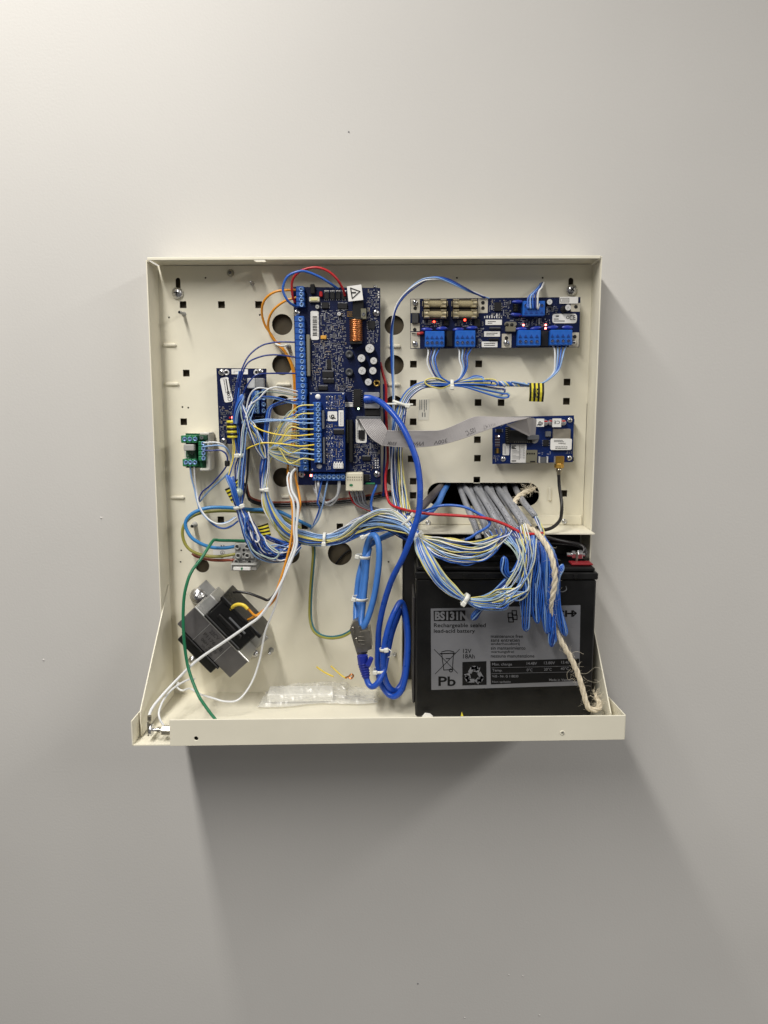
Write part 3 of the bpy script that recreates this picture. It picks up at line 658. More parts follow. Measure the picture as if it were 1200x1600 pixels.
    B.round('capacitor', 858, 472.3, 4.4, .009, [BLACKM, CAPTOP, GREYP]); B.round('capacitor', 886.7, 481, 4.8, .010, [BLACKM, CAPTOP, GREYP]); B.part('capacitor_body', 876, 478, 884.5, 488, .007, BLACKM, .002)
    l = B.sticker(874.4, 463.8, 903, 474.3, .6, lift=.0012); B.print(l, lambda mb, d: (stroke(mb, [P(876, 466, d), P(889, 466, d), P(889, 472, d), P(876, 472, d)], .0004, 0, True), lines(mb, 878, 467.5, 888, 471, 2, d, True, .6)), B.d+.0017)
    l = B.sticker(863.2, 490.4, 901, 505, 4.); B.print(l, lambda mb, d: (lines(mb, 869, 492.3, 886, 495.5, 1, d, True, 2.), lines(mb, 865.5, 497, 882, 503, 2, d, True, 1.2), textpx(mb, 'CE', 890, 500, 899, 492.5, d), stroke(mb, [P(887+2*math.cos(a), 496+2*math.sin(a), d) for a in [k*.7 for k in range(9)]], .0005)))
    for r in ((758.5, 499.6, 784, 507.7), (756.3, 517.8, 781.2, 526), (752.6, 533.6, 777.2, 542.5)):
        l = B.sticker(*r, .5); B.print(l, lambda mb, d, r=r: lines(mb, r[0]+4, r[1]+1.5, r[2]-4, r[3]-1.5, 2, d, True, 1.))
    B.part('axial_resistor', 764, 511, 783, 514.5, .003, mat('resistor_grey', (70, 72, 76), .5), .0012); B.part('axial_resistor', 763, 528.8, 780, 532, .003, CHIP, .0012)
    mb = MB(); pts = rrect(*[v for t in ((788, 510), (807, 503)) for v in (lambda q: (q.x, q.z))(B.p(*t, .002))], .0022, 5); mb.prism([Vector((x, -B.d-.004, z)) for x, z in pts], Vector((0, .004, 0)))
    cr_ = obj('crystal_can', mb, mat('can_metal', (196, 192, 176), .3, .9), B.root)
    for x in (792.3, 799.7): mb = MB(); mb.lathe(B.p(x, 507.5, .0042), [(.0019, 0), (.0017, .0003), (0, .0003)], 0, 12); obj('can_hole', mb, BLACKM, cr_)
    B.part('can_foot', 789.5, 510, 806, 518.5, .005, mat('foot_metal', (168, 162, 140), .35, .8), .0008)
    mb = MB()
    for k in range(8):
        h = (3, 4, 3.5, 6, 3, 7, 7, 4)[k]; B.rect(mb, 756.6+k*3.8, 499-2-h, 758+k*3.8, 497, .0001, 0)
    obj('silk_bars', mb, WHITEP, B.root); B.chip(772.5, 472.5, 783, 486, .002, 'lr', 5); B.chip(693.5, 501, 701, 509, .003, '', 0); B.chip(741, 499, 750, 511, .004, '', 0); B.chip(697.5, 517, 707, 541, .003, '', 0); B.chip(845.5, 517, 856, 541, .0035, '', 0)
    av = [(641, 464, 657, 545), (660, 466, 699, 499), (706, 466, 763, 499), (662, 512, 696, 545), (709, 511, 744, 545), (757, 498, 786, 509), (755, 516, 783, 544), (783, 502, 808, 545), (800, 468, 852, 496), (853, 467, 863, 478), (873, 463, 907, 506), (806, 511, 845, 543), (857, 509, 906, 543), (771, 471, 785, 488), (862, 489, 903, 507), (692, 499, 708, 542), (740, 498, 752, 512), (844, 516, 857, 542)]
    B.smd([(658, 499, 756, 516), (764, 468, 805, 496), (786, 496, 872, 512), (744, 512, 757, 544), (850, 478, 873, 492)], 190, av, 9)
    mb = MB()
    for x in range(654, 905, 26): mb.box(Vector((P(x, 500, 0).x, -.0065, P(x, 505, 0).z)), (.004, .012, .004), 0)
    obj('spacer', mb, BLACKM, B.root)
pow_board()
# --- modem board
MOD = Board('modem_board', 'small blue modem board with gold aerial socket and sim card, right side of the cabinet', [(769.4, 652), (897, 649), (894.8, 722), (769.4, 725)], .016, PCB2)
def rot_text(mb, s, cx, cy, wpx, hpx, d, ang=math.pi, bold=0.):
    k = S(cy, d); R = Matrix.Rotation(-ang, 3, 'Y'); c = P(cx, cy, d); ex = R @ Vector((wpx*k, 0, 0)); ez = R @ Vector((0, 0, hpx*k)); text(mb, s, c-ex/2-ez/2, ex, ez, 0, bold)
def mod_board():
    B = MOD
    for (x, y) in ((890, 656.3), (889.4, 715.6), (786, 717)): B.screw(x, y, 4.2, rnd.uniform(0, 1.5))
    for x, y in ((852, 660.6), (861, 660.2), (880, 660.2)):
        q = B.p(x, y, .004); mb = MB(); mb.lathe(q+Vector((0, .0045, 0)), [(.0031, 0), (.0031, .0055), (.0027, .006), (0, .006)], 0, 18); mb.box(q+Vector((0, -.0016, .0017)), (.0042, .0003, .0014), 1); obj('surface_capacitor', mb, [mat('alu_can', (208, 206, 206), .3, .85), REDP], B.root)
    l = B.sticker(837.7, 654.2, 850, 666.7, .4, lift=.0065); B.print(l, lambda mb, d: spiral_mark(mb, 843.8, 661, 4.2, d, -1), B.d+.0069); l = B.sticker(863.2, 653.8, 876.7, 667.3, .4, lift=.0065); B.print(l, lambda mb, d: rot_text(mb, 'CE', 870, 660, 9.5, 5, d), B.d+.0069)
    mb = MB(); B.rect(mb, 863.8, 670, 890.8, 686, .0035, 0, .0004); obj('shield_can', mb, mat('shield_tin', (182, 174, 160), .42, .85, vary=.1, vscale=120), B.root)
    l = B.sticker(860.3, 685.2, 893, 703, 2.4, lift=.0036); B.print(l, lambda mb, d: (lines(mb, 868, 697, 891, 702, 2, d, True, 1.), rot_text(mb, 'Modem', 878, 693, 11, 2.6, d), lines(mb, 866, 687, 881, 691, 2, d, True, .8)), B.d+.0041)
    mb = MB(); B.rect(mb, 868, 712.5, 880.6, 724, .007, 0, .0006); obj('aerial_socket', mb, GOLD, B.root)
    l = B.sticker(785.6, 693.3, 795.6, 711.3, 1.2); B.print(l, lambda mb, d: lines(mb, 788, 697, 790.5, 709, 1, d, False, .6), None, GREYINK)
    mb = MB(); B.rect(mb, 798.2, 693.7, 822, 723.2, .0016, 0, .0004); c = obj('sim_card', mb, WHITEP, B.root)
    mb = MB(); d = B.d+.0018; lines(mb, 800, 696, 809, 702, 3, d, True, 1.6); lines(mb, 813, 696.5, 820, 717, 4, d, False, .6); lines(mb, 800.5, 703, 811, 718, 8, d, True, .45); lines(mb, 800, 719.2, 820, 721.2, 1, d, True, 1.8); stroke(mb, [P(811.5, 696, d), P(811.5, 718, d)], .0004); obj('lettering', mb, INK, c)
    mb = MB(); B.rect(mb, 822, 703, 839, 723, .0022, 0, .0003)
    for k in range(4): B.rect(mb, 823.2+k*3.4, 707.5, 825.4+k*3.4, 710, .0025, 1)
    B.rect(mb, 828, 720, 836, 722.5, .0024, 1); obj('sim_holder', mb, [mat('holder_tin', (172, 168, 146), .4, .8), BLACKM], B.root)
    B.part('usb_socket', 841.5, 713, 843.5, 723, .004, CAPTOP, .0002); B.part('usb_socket', 854, 713, 856, 723, .004, CAPTOP, .0002); B.part('usb_socket', 843.5, 714, 854, 723.5, .0025, GREYD, .0004); B.part('usb_socket', 866, 713, 868, 723, .003, SOLDER, .0002)
    B.round('capacitor', 835, 687, 5.6, .006, [GREYP, mat('grey_top', (160, 158, 154), .4), GREYP])
    mb = MB(); B.rect(mb, 795, 672, 831, 692, .0075, 0, .0006); B.rect(mb, 790, 667, 797, 694, .003, 0, .0003); h = obj('flat_cable_header', mb, BLACKM, B.root); mb = MB()
    for k in range(8): mb.box(P(791+.3*k, 668+3.2*k, B.d+.0034), (.0022, .0007, .0006), 0); mb.box(P(804+3.3*k, 690.8, B.d+.0078), (.0006, .0006, .0006), 0)
    obj('header_pin', mb, DULL, h)
    B.part('choke', 852, 674, 860.5, 682.5, .004, GREYD, .0006); B.chip(849, 687, 857, 697, .002, 'lr', 4); B.chip(775.5, 670, 784, 675.5, .0015, 'lr', 3); B.part('gold_contact', 776, 700, 778.7, 708, .0008, GOLD); B.part('dark_contact', 773, 701, 775.6, 709, .001, BLACKM); B.part('dark_contact', 779, 701, 782, 709, .001, BLACKM); B.led(779.4, 681.5, mat('lit_white', (255, 235, 225), .3, emit=3.), 1.)
    mb = MB()
    for k in range(9): B.rect(mb, 773.5, 680+k*2.1, 781, 680.9+k*2.1, .0006, k % 2)
    obj('resistor_network', mb, [mat('resistor_brown', (120, 92, 86), .5), SOLDER], B.root)
    av = [(836, 652, 897, 705), (784, 692, 841, 725), (840, 712, 882, 725), (772, 668, 785, 710), (788, 664, 842, 695), (883, 710, 897, 722), (798, 651, 840, 668), (781, 711, 791, 722)]
    B.smd([(771, 654, 797, 668), (841, 668, 862, 712), (822, 694, 862, 704), (882, 704, 895, 712), (771, 708, 782, 722)], 90, av, 13)
    mb = MB()
    for x, y in ((775, 660), (890, 657), (889, 716), (775, 716)): mb.box(Vector((P(x, y, 0).x, -.0075, P(x, y, 0).z)), (.004, .0135, .004), 0)
    obj('spacer', mb, BLACKM, B.root)
mod_board()
# --- relay board
REL = Board('relay_board', 'narrow upright dark blue interface board with a tilted approval sticker, left of the control board', [(338, 575), (416, 576), (416.5, 690), (343, 694.5)], .018)
def rel_board():
    B = REL
    for (x, y) in ((346.7, 581.7), (407, 581.2), (350, 689), (409.3, 688.2)): B.screw(x, y, 5.2, rnd.uniform(0, 1.5))
    for (x, y) in ((353.8, 582), (400.6, 582), (402.3, 688)): B.round('mounting_ring', x, y, 4.6, .0006, [CAPTOP, BLACKM], 'ring')
    l = B.sticker(361.7, 576.8, 387.5, 584.8, .8); B.print(l, lambda mb, d: lines(mb, 365, 578.5, 384, 583.5, 2, d, True, .5), None, GREYINK)
    l = B.sticker(346.6, 589.5, 361.2, 628.5, 3.2, rot=-.17)
    def pr(mb, d):
        f = lambda u, v: (345.9+u*13.5+v*6.3, 590.5+v*38-u*1.6)
        for i in range(3):
            u = (.25, .5, .8)[i]; v = .08
            while v < .56: e = v+rnd.uniform(.05, .12); stroke(mb, [P(*f(u, v), d), P(*f(u, e), d)], (.0006, .0011, .0006)[i]); v = e+.03
        for v in (.62, .70): stroke(mb, [P(f(.5, v)[0]+1.8*math.cos(a), f(.5, v)[1]+1.8*math.sin(a), d) for a in [k*.7 for k in range(10)]], .0006)
        rot_text(mb, 'CE', f(.52, .87)[0], f(.52, .87)[1], 7.5, 5.5, d, 1.74)
    B.print(l, pr)
    B.part('relay_body', 386.7, 591, 399.6, 607, .008, mat('relay_white', (206, 208, 208), .4), .0008); B.part('relay_body', 399.6, 591, 413.3, 607, .008, mat('relay_grey', (150, 152, 154), .45, vary=.15, vscale=200), .0008)
    terminal(B, lerp_pts((400, 615), (400, 642), 4), 13, .0095, TBLUE); mb = MB(); B.rect(mb, 401.5, 611, 405.5, 646, .010, 0, .0004); obj('terminal_rail', mb, mat('rail_pale', (150, 186, 214), .4), B.root); terminal(B, lerp_pts((411, 612), (411, 642), 4), 6, .007, PCB2)
    B.led(363.3, 652.2, PINKLED, 1.6); B.part('red_light', 358, 651, 361, 654, .001, REDP)
    mb = MB(); B.rect(mb, 382, 676.3, 393.3, 698.5, .011, 0, .0008); mb.box(P(386, 689, B.d+.0112), (.0012, .0005, .0012), 1); mb.box(P(389.5, 689, B.d+.0112), (.0012, .0005, .0012), 1); obj('cream_plug', mb, [BEIGE, WHITEP], B.root)
    B.part('relay_body', 395.5, 664, 405, 678, .005, CHIP, .0006); B.chip(398, 652, 412, 660, .002, 'tb', 6)
    B.smd([(343, 634, 366, 684), (362, 588, 384, 640), (388, 655, 414, 684)], 130, [(345, 588, 362, 630), (356, 648, 368, 656), (394, 650, 414, 679), (352, 632, 357, 640)], 21)
    mb = MB()
    for x, y in ((347, 582), (407, 582), (350, 689), (409, 688)): mb.tube([P(x, y, .001), P(x, y, .0164)], .0024, 0, 8)
    obj('spacer', mb, GREYP, B.root)
rel_board()
# --- little green module on its white carrier
DIN = Board('green_terminal_module', 'little green terminal module on a white carrier at the left side of the cabinet', [(290, 677), (326, 677.5), (327, 731), (291, 731)], .020, GREENB, cat='terminal module')
def din():
    B = DIN
    mb = MB(); c0 = P(326, 675, .012); c1 = P(331, 734, .012); mb.box(((c0.x+c1.x)/2, -.012, (c0.z+c1.z)/2), (.004, .023, c0.z-c1.z), 0, .0006)
    for y in (677, 732): q = P(324, y, .012); mb.box((q.x, -.0135, q.z), (.010, .024, .0025), 0, .0005)
    q = P(310, 704, .006); mb.box((q.x, -.008, q.z), (.026, .016, .036), 0, .001); obj('carrier_rail', mb, mat('carrier_white', (214, 212, 204), .5), B.root)
    terminal(B, lerp_pts((288.5, 686), (305, 686), 3), 11.5, .012, GREENP); terminal(B, lerp_pts((290.5, 722.5), (304.5, 722.5), 3), 11.5, .012, GREENP); terminal(B, lerp_pts((316.5, 693), (316.8, 716), 4), 11, .010, GREENP)
    B.part('relay_body', 288.5, 694, 305.3, 704, .013, GREYP, .0008); B.part('connector_body', 303, 680, 308.5, 728, .006, mat('deep_green', (22, 66, 46), .45), .0008); B.part('connector_body', 311, 680, 325, 687.5, .007, mat('deep_green', (22, 66, 46), .45), .0006)
    B.round('small_capacitor', 316, 683.5, 3, .0085, [GREENP, GREYD, INK]); B.smd([(289, 704, 304, 717)], 10, [], 31)
din()
# ------------------------------------------------------------------ mains terminal strip
def mains():
    d0 = .034; root = thing('mains_terminal_block', 'grey screw terminal block on a grey foot left of the navy wire hank', 'terminal block', P(381, 890, .0))
    def bx(mb, x0, y0, x1, y1, da, db, m=0, ch=.0006):
        a, b = P(x0, y0, db), P(x1, y1, db); mb.box(((a.x+b.x)/2, -(da+db)/2, (a.z+b.z)/2), (b.x-a.x, db-da, a.z-b.z), m, ch)
    mb = MB(); bx(mb, 367, 849, 396.5, 873, .004, .030); bx(mb, 362, 871, 400, 883, .002, .026); o = obj('terminal_body', mb, mat('terminal_grey', (158, 158, 156), .45, vary=.08, vscale=100), root)
    mb = MB(); bx(mb, 360, 881, 401, 884, .002, .034); bx(mb, 360, 883, 363, 891.5, .002, .034); bx(mb, 391.5, 883, 401, 891.5, .002, .031); bx(mb, 363, 884, 392, 892, .002, .030); obj('foot', mb, GREYP, root)
    mb = MB(); bx(mb, 364, 885.6, 391.5, 891.6, .030, .0335); t = obj('name_plate', mb, WHITEP, root); mb = MB(); mb.add([P(376, 886.5, .0339), P(379.5, 886.5, .0339), P(378.3, 891, .0339), P(377, 891, .0339)], [(0, 1, 2, 3)]); obj('printed_mark', mb, GREENP, t)
    for (x, y) in ((371, 854), (386.5, 854), (372.5, 868), (386.7, 868), (369.5, 877.5), (390.6, 877.5)):
        q = P(x, y, .030 if y < 872 else .026); mb = MB(); r = .0027
        mb.lathe(q, [(r*1.15, -.002), (r*1.15, .0022), (r*.72, .0022), (r*.7, .0002), (0, .0002)], 0, 16); c = obj('screw_collar', mb, GREYP, root)
        mb = MB(); mb.lathe(q+Vector((0, -.0004, 0)), [(r*.7, 0), (0, .0002)], 0, 12); mb.box(q+Vector((0, -.0007, 0)), (r*1.1, .0002, r*.25), 1, 0, Matrix.Rotation(.9, 3, 'Y')); obj('clamp_screw', mb, [GREYD, BLACKM], c)
    for (x, y) in ((380.8, 859.5), (381, 866)): mb = MB(); mb.lathe(P(x, y, .0302), [(.0016, 0), (0, .0001)], 0, 10); obj('fixing_hole', mb, BLACKM, o)
    pan_screw('fixing_screw', 380.6, 873.5, .026, 3.6, root, STEEL, .2)
    q = [P(*t, .0006) for t in ((333, 848), (367, 847.5), (367, 875), (333, 875))]; mb = MB(); mb.prism(q, Vector((0, .0004, 0)))
    l = tag(obj('terminal_sticker', mb, WHITEP), 'white sticker marked N on the back panel beside the grey mains terminal block', 'sticker'); mb = MB(); d = .0009
    textpx(mb, "N", 345, 857, 349.5, 851.5, d, 0, .02); stroke(mb, [P(351, 857, d), P(351, 852, d)], .0004)
    stroke(mb, [P(347.5+3.2*math.cos(a), 863.5+3*math.sin(a), d) for a in [k*.45 for k in range(14)]], .0003, 0, True); stroke(mb, [P(347.5, 862, d), P(347.5, 864, d)], .0003); stroke(mb, [P(345.8, 864, d), P(349.2, 864, d)], .0003); stroke(mb, [P(346.3, 865, d), P(348.7, 865, d)], .0003)
    textpx(mb, "L", 345, 872, 348.5, 867, d, 0, .02)
    obj('lettering', mb, INK, l)
mains()
# ------------------------------------------------------------------ transformer, tilted on the panel
def transformer():
    D = .052; A, B_, C_ = P(305.3, 948.7, D), P(388, 1033.3, D), P(358, 1058, D)
    u = (B_-A); L = u.length; u.normalize(); v = Vector((-u.z, 0, u.x)); v = v if v.z > 0 else -v; H = abs((B_-C_).dot(v)); o = A-v*H   # o: corner of the core face; u along, v up to the right
    R = Matrix((u, Vector((0, 1, 0)), v)).transposed(); n = Vector((0, -1, 0))
    def bx(mb, u0, u1, v0, v1, d0, d1, m=0, ch=.0006): c = o+u*(u0+u1)/2+v*(v0+v1)/2; mb.box((c.x, -(d0+d1)/2, c.z), (u1-u0, d1-d0, v1-v0), m, ch, R)
    root = thing('transformer', 'tilted mains transformer with grey metal core and black windings, bottom left of the cabinet', 'transformer', P(340, 1040, .0))
    IRON = mat('core_iron', (108, 106, 107), .45, .6, bump=.12, bscale=500, vary=.12, vscale=70); FR = mat('zinc_frame', (190, 190, 188), .4, .6, vary=.12, vscale=90)
    mb = MB(); bx(mb, 0, L, 0, H, .010, D, 0, .0006); core = obj('core', mb, IRON, root)
    mb = MB()                                                    # sheets of the lamination show along the edges
    for k in range(13): d0 = .012+k*.003; bx(mb, -.0002, L+.0002, -.0002, H+.0002, d0, d0+.0022)
    obj('lamination', mb, IRON, core)
    mb = MB(); bx(mb, -.0006, L+.0006, H-.0011, H+.0007, .008, D+.0008, 0, .0004); bx(mb, L*.69, L*.695, 0, H, D-.0003, D+.0003, 0, 0); bx(mb, L*.29, L*.295, 0, H, D-.0003, D+.0003, 0, 0); obj('frame_edge', mb, mat('bright_edge', (214, 214, 212), .3, .8), core)
    # clamp yoke behind: reaches up to the round screw and out to the feet
    mb = MB(); bx(mb, .001, L*.17, H, H+.018, .004, .042, 0, .001); obj('frame_yoke', mb, FR, root)
    for (u0, u1, v0, v1) in ((L*.74, L*1.02, H-.002, H+.017), (L*.02, L*.22, -.016, .002), (-.014, L*.14, H*.7, H+.012)):
        mb = MB(); bx(mb, u0, u1, v0, v1, .0005, .003, 0, .0008); obj('foot_plate', mb, FR, root)
    # black bobbin through the core
    mb = MB(); bx(mb, L*.18, L*.82, H+.0006, H+.028, .006, .0535, 0, .0012); bx(mb, L*.13, L*.87, H+.0270, H+.0315, .006, .056, 0, .0008); bx(mb, L*.16, L*.80, H+.0008, H+.0040, .006, .0555, 0, .0008); obj('winding', mb, mat('winding_tape', (13, 13, 14), .35, vary=.2, vscale=50), root)
    mb = MB(); bx(mb, L*.15, L*.78, -.0125, -.0002, .006, .0515, 0, .001); bx(mb, L*.12, L*.80, -.0025, -.0003, .006, .0545, 0, .0006); obj('winding', mb, BLACKP, root)
    mb = MB(); bx(mb, L*.28, L*.70, H+.010, H+.0155, .053, .0562, 0, .001); obj('lead_cover', mb, BLACKP, root)
    mb = MB(); bx(mb, L*.40, L*.70, H+.0185, H+.0205, .053, .0550, 0, .0004); obj('lead_slot', mb, GREYD, root)
    mb = MB(); d = D+.0009
    for (t, u0, u1, v0, v1) in (('22CV', .36, .52, .70, .86), ('P1176', .33, .53, .46, .60), ('06H 230V', .36, .64, .25, .37), ('50 60Hz', .42, .62, .08, .18), ('CE', .56, .66, .47, .64)):
        text(mb, t, o+u*L*u0+v*H*v0+Vector((0, -d-o.y, 0)), u*L*(u1-u0), v*H*(v1-v0), 0, .01)
    obj('lettering', mb, mat('faded_print', (44, 43, 44), .5), core)
    def dome(px, py, r, dd):
        q = P(px, py, dd); k = S(py, dd)*r; mb = MB(); mb.lathe(q, [(k, 0), (k*.98, k*.1), (k*.8, k*.4), (k*.5, k*.56), (k*.42, k*.56), (k*.42, k*.75), (k*.2, k*.82), (0, k*.82)], 0, 22)
        for t in (0, 1): mb.box(q+Vector((0, -k*.83, 0)), (k*.5, .0003, k*.12), 1, 0, Matrix.Rotation(.4+t*1.57, 3, 'Y'))
        obj('mounting_screw', mb, [STEEL, GREYD], root)
    dome(309.5, 931.5, 13.5, .004); dome(398.5, 1021.5, 6.5, .004); dome(301, 1031, 7, .004)
transformer()
# ------------------------------------------------------------------ battery
def battery():
    DF = .086; x0, x1 = P(649.5, 1000, DF).x, P(928.5, 1000, DF).x; zb = zf((x0+x1)/2)+.0015; DB = .009
    root = thing('lead_acid_battery', 'black sealed lead acid battery with a grey printed label, under the shelf', 'battery', ((x0+x1)/2, -.045, zb))
    zl = P(700, 905, DF).z; zt = P(700, 894, DF+.001).z; zc = P(800, 882, .076).z
    def bx(mb, xa, xb, da, db, za, zc_, m=0, ch=.001): mb.box(((xa+xb)/2, -(da+db)/2, (za+zc_)/2), (xb-xa, db-da, zc_-za), m, ch)
    mb = MB(); bx(mb, x0, x1, DB, DF, zb, zl, 0, .0016); case = obj('case', mb, BLACKP, root)
    mb = MB(); bx(mb, x0-.0008, x1+.0012, DB-.0006, DF+.0014, zl+.0003, zt, 0, .001); bx(mb, x0+.001, x1-.0012, DB+.001, DF-.002, zt, zc-.001, 0, .0014); obj('lid', mb, BLACKP, root)
    mb = MB(); bx(mb, x0+.03, x1-.045, DB+.002, .058, zc-.002, zc+.006, 0, .002); obj('lid_top', mb, BLACKP, root)
    # carrying lug / side rib at the left edge, highlights put into its grey
    mb = MB(); bx(mb, x0-.003, x0-.0002, .020, .080, zb+.012, zl-.02, 0, .0012); obj('side_rib', mb, mat('highlight_plastic', (52, 50, 50), .5, vary=.3, vscale=80), root)
    mb = MB()
    for k in range(7): x = x0+.025+k*.022; bx(mb, x, x+.004, DF+.0012, DF+.0026, zt-.0055, zt-.0015, 0, .0004)
    obj('lid_rib', stuffmb(mb), BLACKP, root)
    # red terminal corner with bolt
    q = P(905, 880, .066); mb = MB(); mb.box((q.x+.0005, q.y-.004, zc+.0005), (.0215, .015, .0018), 0, .0005); tc = obj('red_terminal_cap', mb, mat('terminal_red', (134, 30, 38), .45), root)
    h = P(900, 868, .062); mb = MB(); mb.box(h+Vector((0, 0, -.004)), (.0022, .009, .016), 0, .0004); obj('terminal_tab', mb, DULL, tc)
    mb = MB(); a = h+Vector((-.0095, 0, .001)); b = h+Vector((.0085, 0, .001)); mb.tube([a, b], .0022, 0, 10); mb.lathe(h+Vector((.0012, 0, .001)), [(.0046, 0), (.0050, .0006), (.0050, .0044), (.0042, .0050), (0, .005)], 0, 6, Vector((1, 0, 0)), False); mb.lathe(h+Vector((-.0046, 0, .001)), [(.0042, 0), (.0042, .0034), (0, .0034)], 0, 6, Vector((1, 0, 0)), False)
    obj('terminal_bolt', mb, STEEL, tc)
    # label
    d = DF+.0003; gry2 = MB(); LB = mat('label_silver', (118, 119, 124), .40, .1, vary=.05, vscale=40)
    q = [P(673, 951, d), P(907, 945.5, d), P(905, 1071, d), P(674, 1078, d)]; mb = MB(); mb.prism(q, Vector((0, .0002, 0))); lab = obj('label', mb, LB, root)
    def uv(x, y): return x, y
    d += .00015; blk = MB(); gry = MB(); ink = MB()
    def quad(mb, pts, dd): mb.add([P(x, y, dd) for x, y in pts], [(0, 1, 2, 3)])
    quad(blk, ((677.5, 954.5), (727, 953.5), (727, 970), (678, 970.5)), d); textpx(gry2, 'BS131N', 679.5, 969, 730, 955.5, d+.00015, 0, .045)
    textpx(ink, 'Rechargeable sealed', 678, 982, 759, 973.8, d, 0, .012); textpx(ink, 'lead-acid battery', 678, 990.5, 742, 982.8, d, 0, .012)
    textpx(ink, '12V', 723.5, 1020.5, 736.5, 1013.8, d, 0, .012); textpx(ink, '18Ah', 723.5, 1029, 741.8, 1022, d, 0, .012); textpx(ink, 'Pb', 685, 1072, 712, 1057, d, 0, .02)
    for i, t in enumerate(('maintenance free', 'sans entretien', 'onderhoudsvrij', 'sin mantenimiento', 'wartungsfrei', 'nessuna manutenzione')):
        wd = (50, 45, 45, 54, 36, 68)[i]; y = 994.5+i*6.2; textpx(ink, t, 767, y+2.2-i*.05, 767+wd, y-3., d, 0, .008)
    s = [P(*t, d) for t in ((690, 1020.5), (693.5, 1047), (707, 1046), (708.5, 1020))]; W_ = .0008
    stroke(ink, s, W_); stroke(ink, [P(687.5, 1021.5, d), P(711, 1020.5, d)], .0011); stroke(ink, [P(690, 1018.7, d), P(696, 1017, d), P(703, 1016.8, d), P(709, 1018.5, d)], W_); stroke(ink, [P(697, 1029, d), P(703, 1029, d)], .0009)
    stroke(ink, [P(678.5, 1014.8, d), P(715, 1052, d)], .0006); stroke(ink, [P(718, 1014.5, d), P(680, 1053, d)], .0006)
    stroke(ink, [P(704.5+2.6*math.cos(a), 1047.5+2.4*math.sin(a), d) for a in [k*.55 for k in range(12)]], .0008, 0, True)
    blk3 = MB(); quad(blk3, ((722.5, 1034.5), (760, 1033), (760.3, 1070), (722.5, 1071)), d)
    dd = d+.00015; cx, cy = 741, 1053.2                            # three chasing arrows
    V = [(cx, cy-14.2), (cx+14.6, cy+10.4), (cx-14.6, cy+10.4)]; lp = lambda p, q, t: (p[0]+(q[0]-p[0])*t, p[1]+(q[1]-p[1])*t)
    for k in range(3):
        a_, b_, c_ = V[k-1], V[k], V[(k+1) % 3]; stroke(gry, [P(*lp(a_, b_, .56), dd), P(*lp(a_, b_, .82), dd), P(*lp(b_, c_, .18), dd), P(*lp(b_, c_, .27), dd)], .0039)
        t0 = P(*lp(b_, c_, .27), dd); t1 = P(*lp(b_, c_, .50), dd); u_ = (t1-t0).normalized(); n_ = Vector((-u_.z, 0, u_.x))*.0042; gry.add([t0-n_, t1, t0+n_], [(0, 1, 2)])
    blk2 = MB(); quad(blk2, ((766, 1033), (905, 1029), (904, 1064), (767, 1069.5)), d)
    def tl(s_, x0, y0, x1, h, m=gry): textpx(m, s_, x0, y0, x1, y0-h, dd, 0, .006)
    for (s_, x0, x1, y, h) in (('Max. charge', 769, 800, 1041, 5.2), ('14.48V', 823, 839, 1038.8, 4.4), ('13.80V', 850, 867, 1038, 4.4), ('13.40V', 877, 893, 1037, 4.4), ('Temp.', 769, 785, 1050.5, 5.2), ('0\u00b0C', 823, 832, 1049, 4.6), ('20\u00b0C', 850, 862, 1048, 4.6), ('40\u00b0C', 876, 889, 1047, 4.6), ('VdS - Nr. G 118030', 769, 810, 1058.5, 3.8), ('Non spillable', 769, 798, 1067.5, 3.6), ('Made in Vietnam', 858, 895, 1064, 3.6)): tl(s_, x0, y, x1, h)
    for y in (1043.5, 1052.6): stroke(gry, [P(768, y, dd), P(904, y-3, dd)], .0003)
    # maker's emblem: nested squares, then the name ending in an arrow
    for (x, y, r) in ((797.5, 961.5, 3.6), (803.5, 957.5, 3.4), (798.5, 968.3, 3.6), (804.5, 964.5, 3.4)): stroke(ink, [P(x-r, y-r, d), P(x+r, y-r, d), P(x+r, y+r, d), P(x-r, y+r, d)], .0010, 0, True)
    textpx(ink, 'ARITECH', 813, 964, 896, 953.5, d, 0, .035); stroke(ink, [P(888, 958.5, d), P(900, 958.2, d)], .0012); stroke(ink, [P(895.5, 954.2, d), P(900.3, 958.2, d), P(895.8, 962.5, d)], .0012)
    stroke(gry, [P(890, 976, d), P(893.5, 971, d), P(893.5, 980, d)], .0003); stroke(gry, [P(889, 980.5, d), P(898, 980, d)], .0003)
    BI = mat('label_black', (16, 16, 17), .6, spec=.2); obj('black_print_field', blk, BI, lab); obj('black_print_field', blk2, BI, lab); obj('black_print_field', blk3, BI, lab); obj('lettering', ink, BI, lab); obj('pale_lettering', gry, LB, lab); obj('pale_lettering', gry2, LB, lab)
    # clip moulded on the front above the label
    mb = MB(); mb.tube(cr([P(872, 918, DF+.002), P(873, 923, DF+.006), P(880, 924.5, DF+.007), P(885, 921, DF+.006), P(884, 916, DF+.002)], 4), .0006, 0, 6); obj('moulded_clip', mb, GREYD, root)
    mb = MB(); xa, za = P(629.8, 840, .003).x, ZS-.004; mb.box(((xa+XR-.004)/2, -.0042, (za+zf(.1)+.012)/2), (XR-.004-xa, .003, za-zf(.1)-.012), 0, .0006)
    tag(obj('backing_sheet', mb, mat('dark_sheet', (27, 25, 23), .6, vary=.2, vscale=60)), 'dark sheet at the back of the battery bay behind the battery', 'sheet')  # thin dark sheet, makes the back of the bay near black
def stuffmb(mb): return mb
battery()

